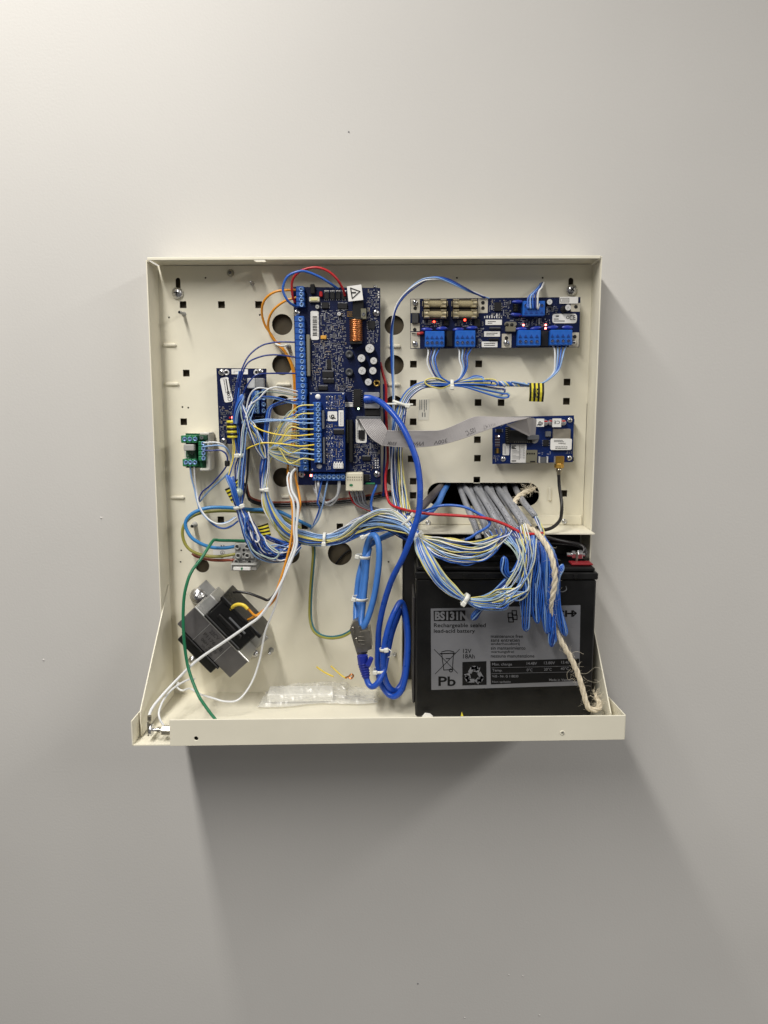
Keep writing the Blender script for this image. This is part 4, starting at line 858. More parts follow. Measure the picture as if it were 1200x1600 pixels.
# ------------------------------------------------------------------ single cables and wires
def cable(name, label, cat, path, r, m, k=6, sides=10, group=None, ends=None):
    mb = MB(); mb.tube(cr(PT(path), k), r, 0, sides); o = obj(name, mb, m, None, P(*path[0])); tag(o, label, cat, group)
    if ends:
        for e in ends:
            q = P(*path[0 if e == 0 else -1]); 
    return o
def tie(par, px, py, d, ang, w, dep, m=NYLON, head=(0, -1), wd=.0030):
    """cable tie: flat band round a bundle running in the picture direction ang (radians); w, dep: half widths in metres"""
    q = P(px, py, d); t = Vector((math.cos(ang), 0, -math.sin(ang))); s = Vector((math.sin(ang), 0, math.cos(ang))); n = Vector((0, -1, 0)); mb = MB(); N = 22; vs = []; fs = []
    for i in range(N):
        a = 2*math.pi*i/N; e = s*math.cos(a)*w+n*math.sin(a)*dep; e2 = s*math.cos(a)*(w+.0009)+n*math.sin(a)*(dep+.0009)
        vs += [q+e2-t*wd/2, q+e2+t*wd/2, q+e+t*wd/2, q+e-t*wd/2]
    for i in range(N):
        j = (i+1) % N
        for k in range(4): fs.append((i*4+k, i*4+(k+1) % 4, j*4+(k+1) % 4, j*4+k))
    mb.add(vs, fs, 0, True); R = Matrix((t, n, s)).transposed(); h = q+s*head[1]*w*.8+n*(dep*.75+.0015); mb.box(h, (.0046, .0036, .0050), 0, .0008, R)
    return obj('cable_tie', mb, m, par)
cable('supply_wire', 'red supply wire arching over the top of the control board', 'wire', [(461, 472, .022), (457, 462, .026), (456.5, 440, .030), (465.5, 426.5, .032), (479, 420, .033), (495.5, 418, .034), (512, 423.5, .034), (525.5, 435, .032), (535, 450, .026), (539, 462, .021)], .00125, WR)
cable('supply_wire', 'blue supply wire arching from the top terminal over the control board', 'wire', [(464, 479, .022), (457, 476, .028), (449, 469, .034), (442, 452, .036), (449, 432.5, .037), (467, 424, .037), (480.5, 425, .036), (500, 433, .034), (515, 442, .030), (528, 451, .022)], .00125, WB)
for lb, pth in (('outer orange wire looping to the upper terminal and down behind the control board', [(462, 453, .024), (433, 455, .026), (414.7, 467, .024), (409, 485.6, .018), (413.5, 506.6, .012), (424, 523, .009), (434, 538, .008), (447, 553, .009), (457, 577, .010), (460, 610, .010), (459.5, 650, .010), (455, 700, .011), (450, 724, .014), (451, 757, .030), (455, 779, .036), (457.4, 805, .040), (455.5, 837.5, .045), (448.8, 870, .05), (437, 909, .056), (425, 938, .06), (403, 962, .062), (388, 952, .062), (377, 945, .060), (368, 946, .056)]),
                ('inner orange wire looping to the upper terminal and down behind the control board', [(463, 464.6, .024), (445, 470.5, .024), (428.6, 483, .022), (420.5, 497, .018), (419.5, 513.6, .012), (427, 530, .009), (438, 539, .007), (452, 560, .008), (460, 582, .010), (463, 610, .010), (463, 650, .010), (460, 700, .011), (462, 745, .020), (466, 765, .030), (469, 787, .036), (465, 810, .038), (459.5, 837, .042), (453, 870, .047), (441, 909, .053), (428, 938, .057), (406, 958, .058), (392, 966, .054), (386, 969, .051)])):
    cable('orange_wire', lb, 'wire', pth, .00125, WO)
mb = MB(); mb.tube(cr(PT([(361, 951.5, .052), (366, 946.5, .058), (373, 944.3, .061), (381, 946, .0632), (387, 951.5, .0635)]), 5), .0019, 0, 10)
tag(obj('insulating_sleeve', mb, WYS), 'short yellow sleeve on the orange lead leaving the transformer winding', 'sleeve')
cable('transformer_lead', 'black transformer lead curving from the winding up to the right', 'wire', [(365, 925, .048), (372, 924.5, .052), (390, 927.5, .054), (408, 934, .055), (418, 937.5, .055), (427, 931, .053), (437, 915, .048), (446, 897, .040), (450, 885, .030), (452, 872, .012)], .0014, WK)
cable('white_mains_wire', 'thick white wire running down over the transformer to the lip fuse', 'wire', [(462, 732, .034), (455, 742, .036), (456, 766, .042), (465.7, 787.7, .046), (463, 827, .050), (463, 852.7, .054), (450, 887, .060), (432.5, 924, .066), (408, 960.7, .070), (386, 978, .072), (351.7, 1002, .074), (308, 1032, .078), (276, 1062.5, .086), (250, 1090.7, .10), (235, 1112, .115), (231.5, 1134, .126)], .00145, WW)
cable('white_mains_wire', 'thinner white wire curving right of the transformer and ending behind the green wire', 'wire', [(452, 738, .033), (449, 748, .036), (452, 768, .042), (459, 788, .046), (459, 827, .049), (459.5, 852, .052), (447, 888, .058), (429.7, 947.7, .060), (414.5, 986.7, .058), (406, 1030, .055), (393, 1067, .060), (373, 1093, .068), (351.7, 1096, .072), (333, 1091, .07), (313, 1085, .062), (297, 1076, .055), (284.5, 1079, .052), (276.5, 1073, .052), (279, 1066, .052)], .0011, WW)
cable('white_mains_wire', 'white wire from behind the transformer looping to the nut behind the lip', 'wire', [(304, 1061, .045), (293, 1062.5, .058), (271.5, 1075, .078), (256, 1093, .098), (248.5, 1112, .112), (250, 1124, .118), (257, 1136, .120)], .0011, WW)
cable('earth_wire', 'dark green earth wire bending down over the transformer to the lip', 'wire', [(396, 845.5, .020), (370, 844.8, .026), (345, 844.3, .034), (336, 843.5, .038), (332.8, 845, .042), (328, 851.7, .048), (315, 872, .060), (300, 892, .068), (292, 912, .073), (287, 940, .077), (286.7, 986.7, .081), (293, 1038.7, .085), (308, 1082, .098), (322, 1105, .112), (336.5, 1124, .124), (342, 1131, .130)], .0016, WG)
cable('mains_core', 'thick light blue mains core looping left to the grey terminal block', 'wire', [(486, 823, .004), (470, 815, .006), (454, 807.7, .008), (436, 799.4, .012), (414, 796.7, .015), (392, 796, .018), (366, 793.8, .022), (330, 793, .026), (306, 799.4, .028), (293, 809.5, .030), (290, 822, .031), (298.5, 839, .032), (315, 850, .032), (333, 855.5, .031), (351.7, 856, .029), (370, 853.5, .026)], .0019, WMB)
cable('mains_core', 'olive green mains core looping left beside the light blue one', 'wire', [(470, 826, .003), (440, 808, .006), (414, 801, .010), (392, 799.5, .013), (370, 798.6, .016), (333, 798.8, .020), (306, 804, .022), (289.5, 817, .024), (285, 833, .025), (289.5, 850, .026), (300, 861, .027), (318.7, 868, .027), (342.5, 869.5, .027), (366, 866, .026), (374, 866, .024)], .0017, WOL)
cable('mains_core', 'brown mains core passing under the terminal sticker to the grey terminal block', 'wire', [(301, 865, .018), (307.7, 869.5, .02), (324, 873.7, .022), (342.5, 875.5, .024), (362, 875, .026), (371, 876, .024)], .0017, WBR)
for i, (dy, m, lb) in enumerate(((0, WK, 'upper black wire running flat across the panel below the control board'), (3.2, WK, 'lower black wire running flat across the panel below the control board'), (-2.6, WBR, 'dark brown red wire running flat across the panel below the control board'))):
    cable('flat_run_wire', lb, 'wire', [(383+i, 755, .012), (385.6+i, 771+dy, .008), (392, 780+dy, .006), (406.7, 785.5+dy, .004), (425, 787.5+dy, .004), (452.5, 787+dy, .004), (497.5, 785.6+dy, .004), (551.7, 780.5+dy, .004), (584, 775+dy, .004), (604, 771+dy, .004), (620, 769+dy, .003), (634, 764+dy, .002)], .0012, m)
for lb, pth in (('left white wire looping below the control board', [(497.5, 752, .022), (497.5, 758, .024), (499, 768, .018), (507, 783.5, .012), (515, 784, .012), (527, 774, .018), (529.5, 752, .022)]), ('right white wire looping below the control board', [(489, 757, .012), (492, 766, .012), (499, 779, .010), (507, 786.5, .008), (516, 789, .008), (526, 779, .014), (530.5, 762, .020), (530.3, 751, .023)])):
    cable('loop_wire', lb, 'wire', pth, .0013, WW)
for lb, pth, m in (('white thin wire hanging from the lower terminal of the control board', [(493, 750, .022), (494, 765, .022), (497, 785, .020), (500, 800, .016), (492, 818, .010)], WW), ('blue thin wire from the lower terminal beside the white one', [(503, 750, .022), (500, 765, .024), (496, 785, .022), (499, 795, .018), (489, 822, .008)], WB), ('pale blue thin wire from the lower terminal of the control board', [(512, 750, .022), (509, 765, .024), (504, 790, .022), (497, 812, .016), (485, 827, .008)], WLB)):
    cable('terminal_wire', lb, 'wire', pth, .0009, m)
ORDN = ['first', 'second', 'third', 'fourth', 'fifth', 'sixth', 'seventh', 'eighth', 'ninth', 'tenth', 'eleventh', 'twelfth', 'thirteenth']
# plug lead: grey wires and one red
for k in range(7):
    x = 545+k*3.2; pth = [(x, 764, .022), (x+2+.5*k, 774, .020), (x+10-k*.2, 788, .015), (580+k*2.2, 799-k*.6, .012), (596+k*2, 806-k, .012)]
    cable('plug_lead', 'red lead leaving the cream plug below the control board' if k == 0 else ORDN[k]+' lead from the left, grey, leaving the cream plug below the control board', 'wire', pth, .0009, WR if k == 0 else (WGR if k % 2 else mat('wire_dim', (112, 112, 116), .4)), 5, 7, None if k == 0 else 'grey leads of the cream plug')
cable('tail_wire', 'blue wire dropping from the bottom right corner of the control board', 'wire', [(589, 752, .014), (587, 762, .018), (582, 775, .018), (580, 790, .018), (584, 801, .022), (600, 806, .03), (625, 806, .040), (645, 802, .058), (660, 799, .066), (685, 791, .072), (705, 789.5, .074), (727.5, 793, .078), (750, 804, .082), (763, 813, .085), (765, 819, .086), (758, 826, .088), (745, 833, .09), (735, 840, .09), (716, 848, .088)], .0014, WB)
cable('shrink_sleeve', 'black heat shrink sleeve ending the blue wire above the battery', 'sleeve', [(727, 844, .0885), (718, 846.5, .088), (707, 849, .086), (697, 852, .08), (685, 858, .068)], .0026, WK)
cable('long_red_wire', 'long red wire dropping right of the control board and crossing over the grey cables', 'wire', [(594, 566, .010), (598.5, 585, .010), (603, 602, .011), (603.5, 625, .011), (604, 660, .011), (606, 715, .012), (602.5, 745, .014), (604.2, 772.5, .020), (612, 789, .032), (634, 797, .052), (649, 799.6, .070), (670, 803, .078), (720, 806, .083), (760, 810, .087), (790, 820, .091), (815, 832.5, .096), (832.5, 834.5, .097), (846, 833, .094), (849, 835.5, .09), (848, 840, .088)], .0015, WR)
cable('long_dark_wire', 'navy wire standing beside the red one right of the control board', 'wire', [(600, 600, .008), (600.5, 640, .008), (601, 690, .008), (600, 740, .008), (599, 775, .006)], .0013, WN)
# network patch cord with boot and plug
def patch():
    pth = [(571, 623.5, .028), (581, 623.2, .034), (592.5, 627, .046), (610, 642, .060), (627, 664, .070), (640, 690, .076), (651, 720, .080), (655.8, 750.7, .083), (656.3, 775, .086), (654.5, 800, .088), (646, 829, .09), (630.6, 869, .086), (612.5, 905, .078), (600, 943, .070), (592.5, 979.5, .064), (590.5, 1015, .060), (590, 1040, .060), (594, 1064, .064), (605, 1083, .068), (617, 1088, .072), (629, 1075, .074), (636, 1040, .072), (637.5, 992, .066), (633.5, 957, .062), (627, 941, .064), (619, 951, .069), (609, 974, .073), (601.6, 1003, .075), (598.5, 1030, .074), (601, 1058, .071), (610, 1076, .068), (620, 1078, .064), (630, 1062, .060), (635, 1030, .057), (636, 992, .054), (632, 962, .053), (627, 950, .054), (622, 962, .056), (612, 990, .060), (605, 1022, .066), (599, 1050, .074), (591, 1066, .078), (582, 1073, .078), (575.5, 1068, .075), (571.5, 1056, .072), (569, 1044, .070)]
    root = thing('patch_cord', 'thick blue network patch cord from the control board to a coil beside the battery', 'network cable', P(590, 1085, .06))
    mb = MB(); mb.tube(cr(PT(pth), 7), .0031, 0, 12, True); obj('cord', mb, PATCH, root)
    mb = MB(); mb.tube(PT([(570, 623.5, .0305), (578, 623.3, .0315), (584, 623.8, .036)]), [.0048, .0044, .0032], 0, 10); b = MB(); obj('boot', mb, PATCH, root)
    a = [P(566.3, 1024, .070), P(567.3, 1034, .0705), P(569, 1044, .071), P(571, 1053, .072), P(572.5, 1060, .073)]; DP = mat('boot_blue', (28, 46, 150), .4, vary=.1)
    mb = MB(); mb.tube(cr(a, 3), [.0058, .0058, .0057, .0056, .0054, .0052, .005, .0047, .0044, .0042, .0039, .0037, .0034], 0, 10); bt = obj('boot', mb, DP, root)
    mb = MB()
    for k in range(6): q = a[1].lerp(a[4], .1+k*.15); mb.lathe(q, [(.0059-k*.0003, -.0004), (.0062-k*.0003, 0), (.0059-k*.0003, .0004)], 0, 14, (a[4]-a[1]))
    obj('boot_rib', mb, DP, bt)
    q = P(577.5, 1034, .078); mb = MB(); mb.box(q, (.005, .004, .011), 0, .0012, Matrix.Rotation(.4, 3, 'Y')); obj('latch_tab', mb, DP, bt)
    tie(root, 594.5, 1046.5, .068, 1.5, .0070, .0085, head=(0, -1)); tie(root, 599.5, 1014.5, .075, 1.45, .0034, .0036, head=(0, 1))
    mb = MB(); mb.tube(cr(PT([(606, 1014, .078), (611, 1017, .08), (612, 1024, .078), (606.5, 1027, .076)]), 4), .0006, 0, 6); obj('tie_tail', mb, NYLON, root)
patch()
def jack():
    root = thing('shielded_jack', 'shielded silver network jack joining the light blue cable to the patch cord boot', 'network jack', P(563, 1024, .05))
    JM = mat('cast_zinc', (150, 146, 138), .35, .9, bump=.2, bscale=300, vary=.15, vscale=120)
    def slab(pts, d, th, name):
        mb = MB(); mb.prism([P(x, y, d) for x, y in pts], Vector((0, th, 0))); return obj(name, mb, JM, root)
    slab(((552, 972), (559, 970), (574, 1021), (559, 1026), (551, 1000), (546.5, 984)), .062, .02, 'jack_shell'); slab(((562, 988), (578, 985), (581, 1014), (571, 1018), (563, 1019)), .068, .022, 'jack_front')
    slab(((560, 980), (568, 978), (576, 986), (563, 989)), .066, .018, 'jack_cap')
    mb = MB()
    for k in range(3): a = P(564+k*.5, 995+k*6, .0686); mb.box(a, (.0065, .0008, .0009), 0, .0002, Matrix.Rotation(.12, 3, 'Y'))
    for k in range(2): a = P(553+k*5, 984+k*17, .0626); mb.box(a, (.0022, .001, .006), 0, .0003, Matrix.Rotation(-.28, 3, 'Y'))
    obj('jack_latch', mb, JM, root)
    # light blue installation cable coiled above it
    r2 = thing('installation_cable', 'light blue installation cable tied in a tall coil above the silver jack', 'network cable', P(570, 980, .04))
    pth = [(700, 757, -.02), (693, 768, .012), (684, 787, .045), (668, 803, .056), (645, 818, .05), (622, 829, .034), (600, 839, .024), (583, 848, .022), (573, 858, .024), (566, 880, .026), (560, 905, .030), (556.8, 940, .036), (556, 975, .050), (557, 984, .056)]
    mb = MB(); mb.tube(cr(PT(pth), 7), .0031, 0, 12); obj('cable_jacket', mb, INST, r2)
    pth = [(558, 982, .046), (559.5, 972, .046), (563.5, 942, .040), (567.5, 905, .036), (570, 872, .034), (574, 850, .036), (580, 838, .042), (587, 838, .050), (591.5, 850, .055), (592.5, 870, .058), (590.5, 895, .060), (585, 930, .062), (576, 962, .064), (569, 978, .064), (565.5, 981, .060), (564.5, 972, .054), (567, 945, .046), (571, 905, .040), (574, 872, .036), (577, 856, .030)]
    mb = MB(); mb.tube(cr(PT(pth), 7), .0033, 0, 12); obj('cable_jacket', mb, INST, r2)
    tie(r2, 567, 869.5, .036, 1.70, .0072, .0075, head=(0, -1)); tie(r2, 562.5, 935, .044, 1.68, .0078, .0085, head=(0, -1)); tie(r2, 572, 836, .036, 1.2, .005, .006, head=(0, -1))
jack()
cable('earth_strap', 'green and yellow earth wire hanging in a loop to the silver jack', 'wire', [(486, 846, .024), (489, 858, .020), (488, 880, .016), (485, 915, .014), (483.5, 945, .016), (484, 968, .020), (489, 985, .028), (500, 994, .036), (516, 997.5, .044), (533, 995.5, .052), (545, 990, .056), (552, 984, .058)], .0013, WOL)
cable('earth_strap', 'green blue wire hanging in the same loop to the silver jack', 'wire', [(490, 846, .022), (491.5, 860, .018), (490.5, 880, .014), (487.5, 915, .012), (486, 945, .014), (486.5, 968, .018), (491, 983, .026), (501, 991.7, .034), (516, 995, .042), (532, 993, .05), (544, 987.5, .054), (551, 982, .056)], .0012, wire('teal', (46, 112, 128)))
# ------------------------------------------------------------------ cables through the slot
GC = [[(717, 757, -.03), (724, 776, .014), (734, 802, .052), (743, 824, .070), (748, 842, .076)], [(722, 757, -.03), (734, 772, .020), (748, 798, .056), (757, 822, .074), (763, 842, .080)], [(733, 757, -.03), (738, 774, .012), (752, 801, .050), (766, 826, .074), (773, 841, .080)],
      [(744, 757, -.03), (747, 771, .004), (757, 800, .040), (769, 826, .068), (779, 840, .074)], [(760, 757, -.03), (762, 770, .002), (776, 797, .040), (789, 821, .068), (799, 833, .076)], [(779, 757, -.03), (781, 770, .004), (797, 794, .042), (812, 815, .068), (820, 828, .074)],
      [(738, 757, -.03), (751, 773, .024), (765, 795, .060), (776, 816, .076), (785, 836, .084)], [(748, 757, -.03), (753, 771, .010), (768, 796, .050), (784, 822, .076), (793, 835, .082)], [(755, 757, -.03), (768, 772, .024), (784, 794, .062), (796, 814, .078), (803, 831, .085)],
      [(766, 757, -.03), (770, 772, .012), (787, 798, .054), (803, 820, .074), (811, 830, .080)], [(772, 757, -.03), (787, 774, .022), (802, 795, .062), (813, 812, .076), (820, 826, .082)], [(788, 757, -.03), (790, 770, .010), (804, 792, .050), (820, 813, .074), (827, 824, .080)], [(803, 757, -.03), (809, 770, .010), (820, 787, .046), (831, 800, .060), (836, 807, .064)]]
GC.sort(key=lambda p: p[2][0])
for i, pth in enumerate(GC):
    root = thing('grey_cable', ORDN[i]+' grey alarm cable from the left in the row coming out of the slot', 'cable', P(*pth[0]), 'grey cables from the slot')
    mb = MB(); c = cr(PT(pth), 8); mb.tube(c, .0032, 0, 12); obj('cable_jacket', mb, JACKET, root)
    mb = MB(); k = 14
    while k < len(c)-3:                                          # printed marks along the sheath
        if rnd.random() < .55:
            a = c[k]; t = (c[k+1]-c[k]).normalized(); n = Vector((0, -1, 0)); n = (n-t*n.dot(t)).normalized(); s = t.cross(n); L = rnd.uniform(.0012, .0035)
            for j in range(rnd.choice((1, 2, 3))):
                o2 = a+n*.00312+t*j*.0016+s*rnd.uniform(-.0008, .0008); mb.add([o2-s*.0007, o2+s*.0006, o2+s*.0008+t*.0006, o2-s*.0005+t*.0007], [(0, 1, 2, 3)])
        k += 1
    if mb.v: obj('sheath_print', mb, INK, root)
cable('dark_cable', 'thick dark grey cable bending left out of the slot', 'cable', [(694, 757, -.03), (687, 763, .004), (677, 773, .024), (664, 787, .04), (654, 797, .046), (640, 806, .044)], .0042, mat('cable_dark', (84, 78, 80), .5, vary=.1, vscale=120), 7, 12)
def antenna():
    root = thing('aerial_lead', 'thin black aerial lead curving down from the gold socket', 'aerial cable', P(874, 740, .02))
    mb = MB(); mb.tube(cr(PT([(873, 741, .0205), (874, 760, .022), (877.5, 785, .028), (877.5, 800, .036), (875, 812.5, .046), (865, 823, .056), (853, 827.5, .064), (846, 826, .07), (838, 824, .074)]), 7), .0018, 0, 10); obj('lead', mb, WK, root)
    mb = MB(); a, b = P(873.6, 724, .0195), P(873.3, 742, .0205); t = b-a
    mb.lathe(a, [(.0034, -.0015), (.0034, t.length*.25), (.0026, t.length*.27), (.0026, t.length*.45), (.0030, t.length*.47), (.0030, t.length*.7), (.0024, t.length*.74), (.0022, t.length)], 0, 14, t); obj('plug_body', mb, mat('nickel', (176, 168, 150), .3, 1.), root)
    mb = MB(); mb.lathe(a, [(.0046, .0004), (.0050, .001), (.0050, .0045), (.0046, .005)], 0, 6, t, False); obj('plug_nut', mb, GOLD, root)
antenna()
def rope():
    pth = [(836, 762, .004), (829, 766, .016), (819, 770, .026), (809, 777, .034), (803.5, 787, .044), (802.5, 798, .054), (808, 810, .066), (822, 822, .082), (838, 832, .096), (850, 846, .106), (858, 860, .112), (863.5, 876, .116), (866.5, 893, .118), (866.5, 912, .118), (863, 934, .116), (861, 952, .112), (864, 972, .106), (870, 988, .104), (879, 1006, .105), (890.5, 1026, .106), (901, 1048, .107), (909.5, 1074, .110), (916, 1098, .113), (921, 1107.5, .114), (929, 1109, .114), (935, 1107, .112), (936.5, 1100, .108), (933, 1092, .104), (929.5, 1083, .099)]
    c = cr(PT(pth), 7); n = len(c); root = thing('hemp_rope', 'natural twisted hemp rope with frayed ends hanging from the slot over the battery', 'rope', P(925, 1110, .113)); cum = [0]
    for i in range(1, n): cum.append(cum[-1]+(c[i]-c[i-1]).length)
    prof = []
    for i in range(n):
        f = 1.
        y = pth[min(i//7, len(pth)-1)][1]
        if 15*7-8 < i < 17*7: f = .62+.38*abs(i-15.3*7)/12 if abs(i-15.3*7) < 12 else 1.
        if i < 10: f = .6+.04*i
        if i > n-16: f *= .45+.55*(n-1-i)/15
        prof.append(f)
    fib = MB(); frames = []
    nv = Vector((0, -1, 0))
    for i in range(n):
        t = (c[min(i+1, n-1)]-c[max(i-1, 0)]).normalized(); nv = (nv-t*nv.dot(t)).normalized(); frames.append((t, nv.copy(), t.cross(nv)))
    # finer sampling so that the lay of the strands shows
    def at(s):
        import bisect
        k = min(max(bisect.bisect(cum, s)-1, 0), n-2); u = (s-cum[k])/max(cum[k+1]-cum[k], 1e-9); t, a, b = frames[k]; t2, a2, b2 = frames[k+1]
        return c[k].lerp(c[k+1], u), a.lerp(a2, u).normalized(), b.lerp(b2, u).normalized(), prof[k]*(1-u)+prof[k+1]*u
    N = int(cum[-1]/.0016)
    for st in range(3):
        pts = []; rr = []
        for k in range(N+1):
            s = cum[-1]*k/N; p, a, b, f = at(s); th = st*2.094+s*2*math.pi/.026; R0 = .00138*f
            pts.append(p+a*math.cos(th)*R0+b*math.sin(th)*R0); rr.append(.00152*f*(1+.08*math.sin(s*900+st*2)))
        mb = MB(); mb.tube(pts, rr, 0, 9); obj('strand', mb, ROPE, root)
    for _ in range(420):
        s = rnd.uniform(0, cum[-1]); p, a, b, f = at(s); th = rnd.uniform(0, 6.28); e = a*math.cos(th)+b*math.sin(th); L = rnd.uniform(.002, .0075); t = frames[min(int(s/cum[-1]*n), n-1)][0]
        q = [p+e*.003*f]; dirv = (e*.6+t*rnd.uniform(.2, 1.2)*rnd.choice((-1, 1))+Vector((rnd.uniform(-.4, .4),)*3)).normalized()
        for j in range(3): q.append(q[-1]+dirv*L/3); dirv = (dirv+Vector((rnd.uniform(-.6, .6), rnd.uniform(-.6, .6), rnd.uniform(-.6, .6)))).normalized()
        fib.tube(q, .00007, 0, 3, False)
    for _ in range(26):                                           # frayed end at the slot
        q = [P(827+rnd.uniform(-4, 6), 764+rnd.uniform(-3, 5), .02)]; dirv = Vector((rnd.uniform(-1, 1), rnd.uniform(-.6, .2), rnd.uniform(-.6, 1))).normalized()
        for j in range(5): q.append(q[-1]+dirv*rnd.uniform(.0015, .003)); dirv = (dirv+Vector((rnd.uniform(-.8, .8), rnd.uniform(-.4, .4), rnd.uniform(-.8, .8)))).normalized()
        fib.tube(cr(q, 3), .00015, 0, 4, False)
    for _ in range(60):
        p, a, b, f = at(cum[-1]*rnd.uniform(.93, 1)); q = [p]; dirv = Vector((rnd.uniform(-1, 1), rnd.uniform(-.5, .2), rnd.uniform(-.2, 1))).normalized()
        for j in range(4): q.append(q[-1]+dirv*rnd.uniform(.001, .0026)); dirv = (dirv+Vector((rnd.uniform(-.6, .6), rnd.uniform(-.3, .3), rnd.uniform(-.3, .7)))).normalized()
        fib.tube(cr(q, 3), .00014, 0, 4, False)
    for pth2 in ([(905, 1052, .108), (917, 1052, .11), (930, 1043, .112), (940, 1047, .112), (941, 1060, .112), (932, 1066, .112), (918, 1063, .111), (911, 1057, .11)], [(894, 1020, .11), (902, 1018, .112), (912, 1022, .114)], [(892, 1045, .108), (886, 1052, .108), (888, 1062, .109), (895, 1060, .11), (900, 1068, .11)], [(934, 1086, .106), (938, 1072, .106), (934, 1064, .107), (928, 1062, .107)]): fib.tube(cr(PT(pth2), 6), .00010, 0, 4, False)
    stuff(obj('fibre', fib, mat('loose_fibre', (222, 212, 190), .9), root))
rope()
# ------------------------------------------------------------------ flat ribbon cable
def ribbon():
    root = thing('ribbon_cable', 'grey flat ribbon cable folded between the control board and the modem board', 'ribbon cable', P(700, 690, .04))
    def loft(E1, E2, name, rows=14, th=.0011, k=8):
        a, b = cr(PT(E1), k), cr(PT(E2), k); n = len(a); mb = MB(); M = rows*3+1; vs = []
        for side in (0, 1):
            for i in range(n):
                t = (a[min(i+1, n-1)]-a[max(i-1, 0)]+b[min(i+1, n-1)]-b[max(i-1, 0)]).normalized(); w_ = (b[i]-a[i]); nn = t.cross(w_.normalized() if w_.length > 1e-6 else Vector((0, 0, 1)))
                nn = nn.normalized() if nn.length > 1e-6 else Vector((0, -1, 0))
                if nn.y > 0: nn = -nn
                for j in range(M):
                    p = a[i].lerp(b[i], j/(M-1)); h = th*(.18 if j % 3 == 0 else .5); vs.append(p+nn*(h if side == 0 else -h))
        fs = []
        for side in (0, 1):
            for i in range(n-1):
                for j in range(M-1):
                    o = side*n*M; fs.append((o+i*M+j, o+i*M+j+1, o+(i+1)*M+j+1, o+(i+1)*M+j))
        for i in range(n-1):
            for j in (0, M-1): fs.append((i*M+j, (i+1)*M+j, n*M+(i+1)*M+j, n*M+i*M+j))
        mb.add(vs, fs, 0, False); mb.m = [1 if (len(f) == 4 and f[0] < n*M and f[1] == f[0]+1 and (f[0] % M) % 3 == 0 and 2 < f[0] % M < M-3) else 0 for f in mb.f]; return obj(name, mb, [RIBG, RIBD], root), a, b
    U = [(605.5, 672.7, .046), (633, 672.7, .050), (668, 672.7, .052), (690, 671.6, .050), (712, 663.5, .046), (733, 654, .042), (748, 650.5, .038), (775, 651.5, .034), (803, 652.3, .032), (830, 652.6, .031)]
    L = [(597, 696.5, .047), (625, 698.7, .051), (657, 698.7, .054), (690, 695, .055), (722, 686, .055), (740, 679.5, .054), (757, 673.2, .052), (780, 665.2, .050), (801, 658.8, .047), (823, 653.8, .043)]
    r2, a, b = loft(U, L, 'flat_run')
    loft([(561, 655, .029), (568, 668, .036), (580, 685, .043), (597, 696.5, .047)], [(594, 655, .029), (598, 660, .036), (602, 666, .042), (605.5, 672.7, .046)], 'folded_end')
    f1 = PT([(823, 653.3, .0425), (833, 652.6, .033), (838.5, 655.5, .032), (836.5, 682.5, .026), (829.5, 683, .027), (791, 664.2, .0435)])
    mb = MB(); mb.prism([f1[0], f1[5], f1[4], f1[1]][::-1], Vector((0, .0008, 0))); mb.prism([f1[1], f1[4], f1[3], f1[2]][::-1], Vector((0, .0008, 0))); obj('folded_end', mb, RIBG, root)
    mb = MB()
    n = len(a)
    for (s, u0, u1, v0, v1) in (('E190147', .80, .665, .62, .90), ('105\u00b0C', .585, .49, .60, .92), ('300V', .365, .29, .66, .92), ('VW-1', .235, .165, .66, .90), ('AWM', .085, .03, .68, .92)):
        vs, fs = letters(s, .01); q = []
        for x, y in vs:
            u = u0+(u1-u0)*x; v = v0+(v1-v0)*y; f = u*(n-1); i = min(int(f), n-2); p0 = a[i].lerp(a[i+1], f-i); p1 = b[i].lerp(b[i+1], f-i); q.append(p0.lerp(p1, v)+Vector((0, -.00075, 0)))
        mb.add(q, fs)
    obj('lettering', mb, mat('ribbon_print', (74, 72, 74), .6), r2)
    mb = MB(); a_, b_ = P(829, 682, .0275), P(838, 682, .0265); mb.box((a_+b_)/2+Vector((0, .002, -.001)), (.012, .006, .005), 0, .0006); obj('ribbon_plug', mb, GREYD, root)
ribbon()
# ------------------------------------------------------------------ bundles of thin strands
PX = .00066
def bundle(name, label, path, spread, n, cols, r=.00078, tw=1.2, ends0=None, ends1=None, dsq=.7, cat='wire bundle', group=None, k=6, jit=.35, part='strand', root=None):
    """n thin insulated strands that follow one path (photo pixels + depth), spread in pixels at each point; ends give single strands their own first or last points"""
    c = PT(path); m = len(c)
    if root is None: root = thing(name, label, cat, c[m//2], group)
    for i in range(n):
        a0 = 2*math.pi*(i*.618034); rf = math.sqrt((i+.5)/n); pts = []; jx = rnd.uniform(-1, 1); jz = rnd.uniform(-1, 1)
        for j in range(m):
            t = (c[min(j+1, m-1)]-c[max(j-1, 0)]); t.y = 0; t = t.normalized() if t.length > 1e-6 else Vector((1, 0, 0)); s = Vector((-t.z, 0, t.x)); sp = spread[j]*PX; a = a0+tw*j+jx*.25
            o = s*(math.cos(a)*rf*sp+rnd.uniform(-jit, jit)*sp*.45)+Vector((0, -1, 0))*(math.sin(a)*rf*min(sp, .0075)*dsq)
            pts.append(c[j]+o)
        if ends0: e = ends0[i % len(ends0)]; pts = PT(e if isinstance(e, list) else [e])+pts
        if ends1: e = ends1[i % len(ends1)]; pts = pts+PT(e if isinstance(e, list) else [e])
        mb = MB(); mb.tube(cr(pts, k), r*.78*rnd.uniform(.9, 1.1), 0, 6); obj(part, mb, cols[i % len(cols)], root)
    return root
MIX = [WB, WW, WY, WLB, WB, WPG, WLB, WN, WY, WB, WW]
BLU = [WB, WLB, WB, WN, WB]
